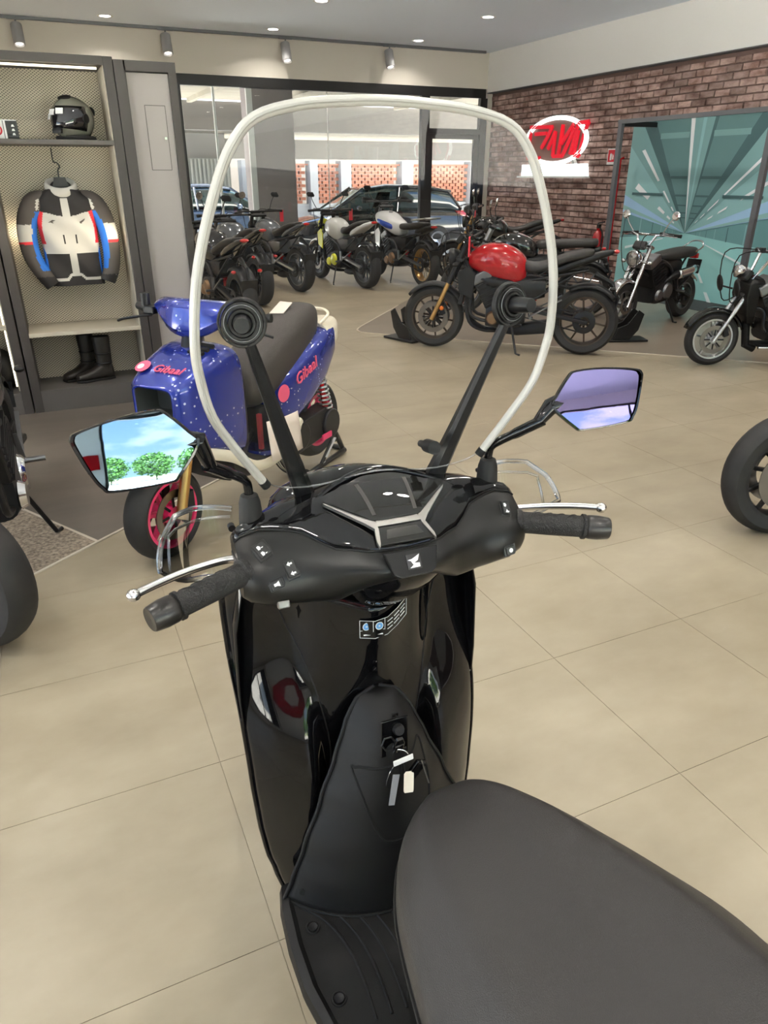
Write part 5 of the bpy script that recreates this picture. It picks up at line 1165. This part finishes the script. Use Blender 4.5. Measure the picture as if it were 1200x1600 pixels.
# three by the window
GREY = dict(paint=grey_paint, fork_m=dark_metal, tank=[(a, b*.86, c_-.03, d-.02) for a, b, c_, d in TANK], seat=SEAT, tail=TAIL, tail_m=grey_paint, rim=mat('rim_grey', (.16, .17, .18), rough=.4, metal=.8), brk_m=alu, arm_m=alu, tag=-1, fend_m=grey_paint, shroud_m=grey_paint, side_m=alu_dark)
moto('dark grey naked motorcycle by the window, leftmost of three in a row', 'motorcycle', (3.43, 10.50), (3.07, 11.90), GREY, group='motorcycles in a row by the window')
WHT = dict(GREY); WHT.update(paint=mat('pearl_white', (.55, .55, .52), rough=.25, coat=1), tail_m=white_paint, shroud_m=yellow_paint, fend_m=white_paint, cover_m=yellow_paint, hl_m=yellow_paint)
moto('white and yellow naked motorcycle by the window, middle of three in a row', 'motorcycle', (4.45, 10.40), (4.22, 11.83), WHT, group='motorcycles in a row by the window')
ADV = dict(paint=white_paint, rf=.34, rr=.325, wb=1.52, wf=.10, wr=.15, wire=True, spokes=28, rim=gold, rim_f=gold, fork_m=alu_dark, head=(.48, 0, 1.0), bar_z=1.20, bar_w=.41, tank=[(-.16, .08, .90, .72), (-.06, .12, .93, .68), (.10, .15, .97, .70), (.26, .19, 1.03, .78), (.42, .20, 1.06, .82), (.56, .14, 1.04, .88), (.64, .07, 1.0, .92)], tank2=[(-.05, .135, .86, .76), (.10, .165, .91, .77), (.26, .205, .95, .80), (.38, .212, .97, .85), (.46, .17, .96, .88)], tank2_m=blue_paint, seat=[(-.80, .08, .93, .86), (-.7, .12, .94, .84), (-.4, .14, .90, .80), (-.22, .14, .88, .79), (-.10, .09, .90, .80)], tail=[(-.98, .05, .90, .84), (-.85, .09, .89, .80), (-.5, .12, .82, .70)], fend=(35, 120), fend_m=white_paint, hl=(.66, 1.03, .075), exh='high', sil_m=dark_metal, brk_m=alu, arm_m=alu_dark, mir_z=.17, shroud_m=white_paint, tag=None)
adv = moto('white and blue adventure motorcycle with wire wheels by the window', 'motorcycle', (5.32, 10.17), (5.18, 11.66), ADV, group='motorcycles in a row by the window')
ob('wind_screen', MB().grid(lambda i, j: V((.70 - .14*j - .06*(2*i-1)**2, .15*(2*i-1)*(1-.25*j), 1.08 + .24*j)), 8, 6), glassmat('smoke_screen', (.25, .26, .27), 1.45), adv, solid=.003)
ob('rear_rack', MB().tube([(-.55, .13, .95), (-.95, .12, .99), (-.99, 0, .99), (-.95, -.12, .99), (-.55, -.13, .95)], .012, 8).tube([(-.8, .12, .97), (-.8, -.12, .97)], .01, 8), alu, adv)
for s in (-1, 1): ob('hand_guard', MB().tube(spline([(.42, s*.43, 1.18), (.50, s*.40, 1.22), (.53, s*.30, 1.22), (.48, s*.22, 1.2)], 4), .03, 8, sx=.35), black_pl, adv)
# bikes half hidden behind the blue scooter
DK = dict(paint=black_paint, fork_m=alu_dark, tank=TANK, seat=SEAT, tail=TAIL, tail_m=black_paint, rim=dark_metal, mir_z=.22, plate=True, blink_r=red_lamp)
moto('black sport motorcycle seen from behind, next to the grey panel', 'motorcycle', (1.96, 8.15), (1.80, 9.58), DK, group='dark motorcycles behind the blue scooter')
moto('black motorcycle between the grey panel and the window row', 'motorcycle', (2.55, 9.55), (2.35, 10.98), dict(DK, paint=grey_paint, mirror='round', fend_m=chrome), group='dark motorcycles behind the blue scooter')
# right edge: front wheel of a sport bike
moto('black sport motorcycle cut off by the right edge, front wheel with large brake disc', 'motorcycle', (4.36, 1.56), (3.03, 2.03), dict(fend=(75, 125), paint=black_paint, fork_m=dark_metal, tank=TANK, seat=SEAT, tail=TAIL, rim=mat('rim_black', (.012, .012, .013), rough=.35), disc_r=.165, rf=.305, wf=.12))
# left edge: cruiser with chrome engine covers
CRZ = dict(paint=black_paint, rf=.30, rr=.31, wf=.13, wr=.15, fork_m=chrome, fend=(30, 150), fend_m=black_paint, tank=TANK, seat=SEAT, tail=TAIL, rim=mat('rim_black', (.01, .01, .01)), cover_m=chrome, head_m=chrome, eng_m=dark_metal, exh='high', radiator=False, mirror='round', bar_z=1.1, disc_f=0)
moto('black motorcycle cut off by the left edge, turned front wheel and chrome engine covers', 'motorcycle', (-.38, 4.06), (-.45, 2.62), dict(CRZ, steer=48, bar_w=.24, mirror=None, blinker=False, rf=.29, fend=(70, 160)))
# wheel chocks
def chock(label, loc, rz):
    t = thing('wheel_chock', label, 'wheel chock', loc, rz, 'black wheel chocks by the red motorcycle')
    ob('base', MB().box((0, 0, .012), (.42, .22, .02)), black_pl, t, smooth=False, bevel=.004)
    for s in (-1, 1): ob('cradle', MB().prism([(-.16, 0), (.02, 0), (.10, .10), (.14, .26), (.08, .30), (-.02, .16), (-.12, .12)], .012, (0, s*.075, .02), (1, 0, 0), (0, 0, 1)), black_pl, t, smooth=False, bevel=.004)
    ob('strut', MB().cyl((.05, -.08, .16), (.05, .08, .16), .012, n=8), black_pl, t)
chock('black plastic wheel chock leaning by the front wheel of the red motorcycle', (3.34, 6.80, .003), R(110))
chock('black plastic wheel chock on the floor behind the red motorcycle', (5.42, 5.80, .003), R(-20))
# ================================================================ BLUE RACING SCOOTER (x forward, y left)
def flake(name, col):
    m = mat(name, col, rough=.22, coat=1, metal=.35); t = m.node_tree; b = t.nodes['Principled BSDF']
    tcn = t.nodes.new('ShaderNodeTexCoord'); v = t.nodes.new('ShaderNodeTexVoronoi'); v.inputs['Scale'].default_value = 42; t.links.new(tcn.outputs['Object'], v.inputs['Vector'])
    nz_ = t.nodes.new('ShaderNodeTexNoise'); nz_.inputs['Scale'].default_value = 6; t.links.new(tcn.outputs['Object'], nz_.inputs['Vector'])
    a = t.nodes.new('ShaderNodeMath'); a.operation = 'MULTIPLY'; a.inputs[1].default_value = .34; t.links.new(nz_.outputs[0], a.inputs[0])
    l = t.nodes.new('ShaderNodeMath'); l.operation = 'LESS_THAN'; t.links.new(v.outputs['Distance'], l.inputs[0]); t.links.new(a.outputs[0], l.inputs[1])
    g = t.nodes.new('ShaderNodeMath'); g.operation = 'GREATER_THAN'; g.inputs[1].default_value = .5; t.links.new(nz_.outputs[0], g.inputs[0])
    mlt = t.nodes.new('ShaderNodeMath'); mlt.operation = 'MULTIPLY'; t.links.new(l.outputs[0], mlt.inputs[0]); t.links.new(g.outputs[0], mlt.inputs[1])
    x = t.nodes.new('ShaderNodeMixRGB'); x.inputs[1].default_value = tuple(col)+(1,); x.inputs[2].default_value = (.55, .6, .8, 1)
    t.links.new(mlt.outputs[0], x.inputs[0]); t.links.new(x.outputs[0], b.inputs['Base Color'])
    return m
bluef = flake('blue_flake', (.012, .03, .30)); pink = mat('pink_paint', (.75, .03, .14), rough=.3, coat=.5); pinkt = mat('pink_text', (.80, .10, .20), rough=.5); brown_seat = mat('brown_seat', (.045, .037, .032), rough=.6, bump=(500, .2))
FR, RR = V((.30, 3.02, 0)), V((1.27, 3.81, 0)); dd = FR - RR
BS_ = thing('blue_scooter', 'blue racing scooter with pink wheels and lettering beside the cabinet', 'scooter', (FR+RR)/2, math.atan2(dd.y, dd.x))
def B(name, mb, m, parent=BS_, **k): return ob(name, mb, m, parent, **k)
hw_ = .628
wheel(BS_, 'front_wheel', hw_, .215, .125, pink, 6, 2, rim_r=.155, disc_r=.115)
wheel(BS_, 'rear_wheel', -hw_, .225, .13, pink, 6, 1, rim_r=.155, disc_r=.10, z=.29)
for s in (-1, 1):
    f_ = B('fork_leg', MB().tube([(hw_, s*.09, .20), (hw_-.09, s*.09, .46)], [.024, .024], 14), gold); B('fork_tube', MB().tube([(hw_-.075, s*.09, .42), (hw_-.16, s*.09, .62)], .018, 12), chrome, f_)
    B('brake_caliper', MB().box((hw_-.08, s*.07, .26), (.05, .04, .09)), dark_metal, f_, smooth=False, bevel=.006)
fender(BS_, 'front_fender', hw_, .215, .335, .17, 45, 125, white_paint)
secs = [(.600, .108, .775, .625, 6), (.585, .132, .80, .585, 6), (.53, .155, .835, .52, 5), (.45, .175, .872, .46, 5), (.36, .185, .905, .42, 5), (.28, .188, .912, .40, 5), (.22, .18, .89, .38, 5)]
nb = MB(); nb.body(secs, 36, 5, caps=False); nbo = B('front_body', nb, bluef, ang=60)
rec = MB(); rec.body([(.602, .104, .772, .628, 6), (.585, .100, .768, .632, 6), (.48, .08, .75, .65, 6)], 28, 6, caps=False); B('headlight_recess', rec, mat('recess', (.035, .04, .038), rough=.6), nbo)
B('recess_rim', MB().tube([V((.601, .106*math.copysign(abs(math.cos(a))**.34, math.cos(a)), .70 + .075*math.copysign(abs(math.sin(a))**.34, math.sin(a)))) for a in [2*PI*k/36 for k in range(36)]], .006, 6, closed=True), bluef, nbo)
B('red_wire', MB().tube([(.598, -.085, .650), (.600, 0, .646), (.598, .085, .648)], .0045, 6), red_tag, nbo)
for k in range(3): B('vent_slot', MB().box((.41-.035*k, .092, .893+.008*k), (.016, .085, .012), (0, R(24), R(-4))), mat('vent_black', (.004, .004, .004), rough=.9), nbo, smooth=False)
M_ = basis((.530, .0, .8385), (0, 1, 0), (-.85, 0, .42))
B('nose_lettering', text_mb('Gibaal', .062, M_ @ Mx.Translation((.035, .0, .001)), .002, shear=.2), pinkt, nbo, smooth=False)
B('nose_logo', MB().lathe([(.0, .002), (.036, .002)], M_ @ V((-.10, 0, .002)), (M_ @ V((0, 0, 1)) - M_ @ V((0, 0, 0))), 20), pinkt, nbo)
B('nose_logo_spot', MB().lathe([(.0, .0035), (.016, .0035)], M_ @ V((-.108, -.004, .002)), (M_ @ V((0, 0, 1)) - M_ @ V((0, 0, 0))), 16), white_pl, nbo)
B('steering_column', MB().tube([(.36, 0, .82), (.30, 0, .98)], .045, 12), black_pl)
# handlebar cover
hcv = B('handlebar_cover', MB().loft([[V((x, y, z)) for x, z in ((xf-.10, zb+.01), (xf-.03, zb), (xf, zb+.025), (xf-.02, zt-.02), (xf-.06, zt), (xf-.12, zt-.005), (xf-.14, (zt+zb)/2))] for y, xf, zb, zt in ((-.25, .285, 1.035, 1.075), (-.20, .315, 1.015, 1.088), (-.12, .36, .955, 1.095), (-.06, .375, .93, 1.098), (0, .38, .925, 1.10), (.06, .375, .93, 1.098), (.12, .36, .955, 1.095), (.20, .315, 1.015, 1.088), (.25, .285, 1.035, 1.075))]), bluef, ang=50, sub=1)
B('recess_back', MB().box((.485, 0, .70), (.01, .16, .10)), mat('recess', (.03, .03, .03)), nbo, smooth=False)
B('handlebar', MB().tube([(.24, -.36, 1.03), (.28, -.2, 1.02), (.28, .2, 1.02), (.24, .36, 1.03)], .012, 10), dark_metal)
for s in (-1, 1):
    B('grip', MB().cyl((.265, s*.25, 1.025), (.235, s*.37, 1.03), .018, n=14), rubber)
    B('brake_lever', MB().tube(spline([(.30, s*.23, 1.01), (.335, s*.30, 1.0), (.33, s*.38, .985), (.315, s*.43, .97)], 4), .006, 8), dark_metal)
    B('master_cylinder', MB().box((.29, s*.24, 1.03), (.05, .06, .035)), black_pl, smooth=False, bevel=.005)
B('brake_reservoir', MB().cyl((.29, -.27, 1.05), (.29, -.27, 1.10), .022, n=14), black_pl)
# shield back, floor, side rails
B('inner_shield', MB().body([(.23, .17, .85, .36, 5), (.17, .15, .80, .34, 5), (.14, .10, .7, .32, 5)], 20), black_pl)
B('floor', MB().body([(.30, .15, .40, .26, 5), (.15, .16, .33, .24, 5), (-.05, .16, .31, .23, 5), (-.22, .14, .34, .24, 5)], 18), mat('floor_mat', (.03, .027, .024), rough=.7))
for s in (-1, 1): B('side_rail', MB().tube(spline([(.46, s*.14, .46), (.32, s*.165, .40), (.16, s*.172, .30), (-.02, s*.172, .285), (-.18, s*.165, .33), (-.28, s*.15, .40)], 5), .028, 10, sx=.5), cream_paint)
# seat and rear
seat_o = B('seat', MB().body([(.075, .05, .70, .60, 2.4), (.055, .105, .745, .535, 2.4), (-.02, .14, .80, .52, 2.6), (-.12, .15, .84, .56, 3), (-.25, .15, .885, .63, 3), (-.40, .142, .94, .70, 3), (-.53, .12, .965, .76, 3), (-.61, .085, .955, .80, 3), (-.64, .04, .92, .83, 3)], 22), brown_seat, sub=1)
B('seat_patch', MB().prism([(-.06, -.05), (.06, -.04), (.05, .04), (-.055, .03)], .003, (-.42, -.02, .946), (1, 0, -.36), (0, 1, 0)), paper, seat_o, smooth=False)
rbo = B('rear_body', MB().body([(-.10, .13, .66, .36, 4), (-.20, .165, .70, .37, 4), (-.38, .172, .77, .44, 4), (-.56, .165, .82, .54, 4), (-.70, .13, .84, .64, 4)], 26), bluef, ang=60)
B('tail', MB().body([(-.62, .14, .85, .64, 3), (-.72, .125, .86, .66, 3), (-.82, .085, .85, .70, 3), (-.87, .04, .82, .74, 3)], 20), cream_paint, rbo)
Ms = basis((-.30, .1745, .63), (-1, 0, .35), (.33, 0, .94)) @ Mx.Scale(-1, 4, (1, 0, 0))
Ms = basis((-.32, .176, .655), (-1, 0, .30), (.28, 0, .95))
B('side_lettering', text_mb('Gibaal', .085, Ms, .003, shear=.2), pinkt, rbo, smooth=False)
B('side_logo', MB().lathe([(0, .0), (.045, .0)], (-.13, .158, .585), (0.1, 1, 0), 20), pinkt, rbo)
B('grab_rail', MB().tube(spline([(-.60, .09, .84), (-.68, .10, .88), (-.72, .05, .90), (-.72, -.05, .90), (-.68, -.10, .88), (-.60, -.09, .84)], 4), .009, 8), cream_paint)
cl = B('clear_tube', MB().lathe([(.07, 0), (.07, .24)], (.0, .09, .33), (0, 0, 1), 24), glassmat('acrylic', (.85, .88, .95), 1.45), label='clear acrylic tank under the seat')
B('red_core', MB().box((.04, .12, .43), (.02, .02, .18)), red_tag, cl, smooth=False); B('tube_base', MB().lathe([(0, 0), (.078, 0), (.078, .025), (0, .025)], (.0, .09, .31), (0, 0, 1), 24), bluef, cl)
B('inner_frame', MB().tube([(.10, 0, .30), (-.05, 0, .40), (-.25, 0, .5)], .03, 10).box((-.08, 0, .42), (.1, .14, .2)), dark_metal)
B('engine', MB().box((-.42, .09, .30), (.42, .10, .16), (0, R(4), 0)).cyl((-.60, .04, .29), (-.60, .16, .29), .085, n=20).cyl((-.28, .04, .31), (-.28, .165, .31), .075, n=20), dark_metal, bevel=.008)
B('pink_cover', MB().box((-.52, .165, .24), (.10, .012, .035)), pink, smooth=False, bevel=.005)
B('shock', MB().tube([(-.60, .12, .34), (-.52, .12, .62)], .018, 10), red_paint); B('spring', MB().tube([V((-.60+.07*k/60, .12, .38+.2*k/60)) + V((math.cos(k*.8)*.034, math.sin(k*.8)*.034, 0)) for k in range(61)], .006, 6), alu)
B('exhaust', MB().tube(spline([(-.2, -.10, .3), (-.3, -.14, .24), (-.5, -.17, .3), (-.75, -.17, .42)], 5), [.02]*6 + [.045]*10, 14), alu_dark)
# paper sheet leaning on the side rail
def W_(x, y, z): return BS_.matrix_basis @ V((x, y, z)) if 0 else (Mx.Translation(BS_.location) @ Mx.Rotation(BS_.rotation_euler.z, 4, 'Z')) @ V((x, y, z))
ps = tag(ob('paper_sheet', MB().grid(lambda i, j: W_(.10 - .275*i, .225 + .012*math.sin(PI*i) - .02*j, .31 + .20*j - .02*i), 8, 4), paper, solid=.001), 'blank pinkish paper sheet leaning on the blue scooter', 'paper')
# paddock stand, with its own frame in world axes
ps_m = mat('stand_black', (.012, .013, .012), rough=.3)
pk = thing('paddock_stand', 'black tubular paddock stand under the rear of the blue scooter', 'stand', (1.385, 3.81, 0))
dv_ = V((.276, .237, 0)).normalized(); sv_ = V((-dv_.y, dv_.x, 0))
def PK(a, b_, z): return dv_*a + sv_*b_ + V((0, 0, z))
ob('base_bar', MB().tube([PK(-.30, 0, .018), PK(.17, 0, .018), PK(.20, .03, .018), PK(.20, .28, .018)], .016, 10), ps_m, pk)
ob('hoop', MB().tube(spline([PK(.18, .02, .02), PK(.13, .02, .10), PK(.08, .03, .20), PK(.07, .03, .285), PK(.03, .06, .315), PK(-.05, .14, .31)], 5), .016, 10), ps_m, pk)
ob('brace', MB().tube([PK(.09, .03, .17), PK(0, 0, .12), PK(-.12, 0, .03)], .012, 8), ps_m, pk)
ob('gusset', MB().add([PK(.09, .02, .20), PK(.13, .02, .09), PK(0, .0, .115), PK(.06, .02, .17)], [(0, 1, 2, 3)]), ps_m, pk, solid=.006, smooth=False)
ob('brace_decal', MB().bar(PK(.03, -.013, .145), PK(-.09, -.013, .06), .003, .016, ref=sv_), white_pl, pk, smooth=False)
ob('pivot_bolt', MB().cyl(PK(.075, .01, .22), PK(.075, -.002, .22), .014, n=14), white_pl, pk)
ob('caster', MB().lathe([(0, -.015), (.035, -.015), (.035, .015), (0, .015)], PK(-.34, -.02, .036), dv_, 18), rubber, pk)
cc = thing('cable_coil', 'coiled dark cables on the floor by the paddock stand', 'cable', (1.08, 3.70, 0))
for k in range(6): ob('loop', MB().torus((.012*k-.03, -.01*k, .085+.004*(k % 3)), (.7+.06*k, .35, .25), .070+.003*(k % 4), .0045, 26, 6), [rubber, mat('cable_grey', (.20, .19, .15), rough=.5)][k % 2], cc)

# ================================================================ RETRO MINI BIKE BEFORE THE MURAL
mini = dict(paint=black_paint, wb=1.145, rf=.25, rr=.25, wf=.10, wr=.115, rim=alu_dark, rim_rf=.155, rim_rr=.155, spokes=5, disc_f=1, disc_r=.10, fork_m=chrome, fr=.020, fork_w=.085, head=(.36, 0, .74), bar_z=.99, bar_x=.26, bar_w=.35, bar_m=chrome, mirror='round', mir_z=.17, mir_dy=.12, mir_stem=chrome, lever_m=chrome, hl=(.46, .74, .085), hl_m=chrome, clamp_m=chrome, fend=(25, 130), fend_m=chrome, radiator=False, exh='none', cover_m=alu_dark, rear_fender=True, rfend_m=chrome, plate=False, blink_m=chrome, spring_m=chrome,
    seat=[(-.66, .07, .80, .72), (-.60, .125, .815, .70), (-.40, .14, .81, .69), (-.15, .14, .785, .68), (-.02, .11, .775, .68), (.03, .05, .76, .69)], tank=[(-.45, .06, .68, .55), (-.25, .085, .70, .50), (.0, .09, .70, .47), (.15, .09, .72, .52), (.28, .07, .76, .62), (.33, .05, .76, .66)])
dx_ = moto('small black retro motorbike with chrome fork and headlight before the mural', 'motorcycle', (6.97, 6.62), (5.85, 6.38), mini, name='mini_motorcycle')
ob('silencer', MB().tube([(.10, .13, .42), (-.02, .16, .50), (-.15, .17, .54), (-.48, .17, .58), (-.55, .17, .59)], [.016, .02, .045, .045, .03], 16), dark_metal, dx_)
ob('heat_shield', MB().loft([[V((x, .17+.052*math.cos(a), z+.052*math.sin(a))) for a in [R(-70)+R(140)*k/8 for k in range(9)]] for x, z in ((-.14, .54), (-.2, .545), (-.40, .57), (-.46, .58))], False, False, ring=False), chrome, dx_, solid=.004)
ob('grab_rail', MB().tube(spline([(-.45, .11, .74), (-.66, .12, .80), (-.74, .06, .86), (-.74, -.06, .86), (-.66, -.12, .80), (-.45, -.11, .74)], 5), .009, 8), chrome, dx_)
ob('tail_lamp', MB().box((-.72, 0, .70), (.05, .1, .06)), red_lamp, dx_, smooth=False, bevel=.01)
ob('plate_holder', MB().box((-.74, 0, .58), (.02, .17, .16), (0, R(-12), 0)), black_pl, dx_, smooth=False)
# ================================================================ UPRIGHT MOPED AT THE RIGHT
mp_c = dict(paint=black_paint, wb=1.24, rf=.24, rr=.24, wf=.085, wr=.10, rim=alu, rim_rf=.175, rim_rr=.175, spokes=5, disc_f=1, disc_r=.125, fork_m=alu, fr=.017, fork_w=.075, head=(.40, 0, .66), bar_z=.98, bar_x=.25, bar_w=.34, bar_m=chrome, mirror=None, hl=(.5, .7, 0), fend=(20, 160), fend_m=gloss_black, radiator=False, exh='none', plate=False, blinker=False, seat=[(-.72, .08, .80, .70), (-.5, .13, .80, .70), (-.2, .12, .77, .68), (-.12, .05, .75, .70)], eng_m=dark_metal, caliper=True)
mo = moto('small black moped with a flat black front shield at the right edge', 'moped', (6.50, 4.15), (5.37, 4.66), mp_c, name='moped')
ob('front_shield', MB().loft([[V((x + dx2, s*w, z)) for s, w in ((-1, hw2), (1, hw2))] + [V((x + dx2 - th, s*w, z)) for s, w in ((1, hw2*.9), (-1, hw2*.9))] for z, x, dx2, hw2, th in ((.375, .36, 0, .07, .06), (.45, .40, 0, .12, .08), (.62, .45, 0, .15, .12), (.73, .44, 0, .15, .14), (.76, .40, 0, .12, .10))]), satin_black, mo, smooth=False, bevel=.012)
for s in (-1, 1): ob('indicator_pod', MB().ell((.56, s*.17, .70), (.02, .05, .075), 14, 8, (0, R(12), 0)).cyl((.47, s*.1, .66), (.56, s*.17, .68), .008, n=8), dark_metal, mo)
ob('chrome_lamp', MB().lathe([(0, .05), (.05, .04), (.055, 0), (.03, -.05), (0, -.05)], (.48, 0, .82), (1, 0, 0), 20), chrome, mo)
ob('down_tube', MB().tube([(.34, 0, .40), (.30, 0, .18), (.22, 0, .15)], .035, 12), satin_black, mo)
ob('step_rail', MB().tube([(.24, .12, .18), (-.2, .14, .18), (-.4, .13, .25)], .014, 8).tube([(.24, -.12, .18), (-.2, -.14, .18), (-.4, -.13, .25)], .014, 8), chrome, mo)
ob('step_board', MB().box((.0, 0, .19), (.44, .22, .025)), rubber, mo, smooth=False)
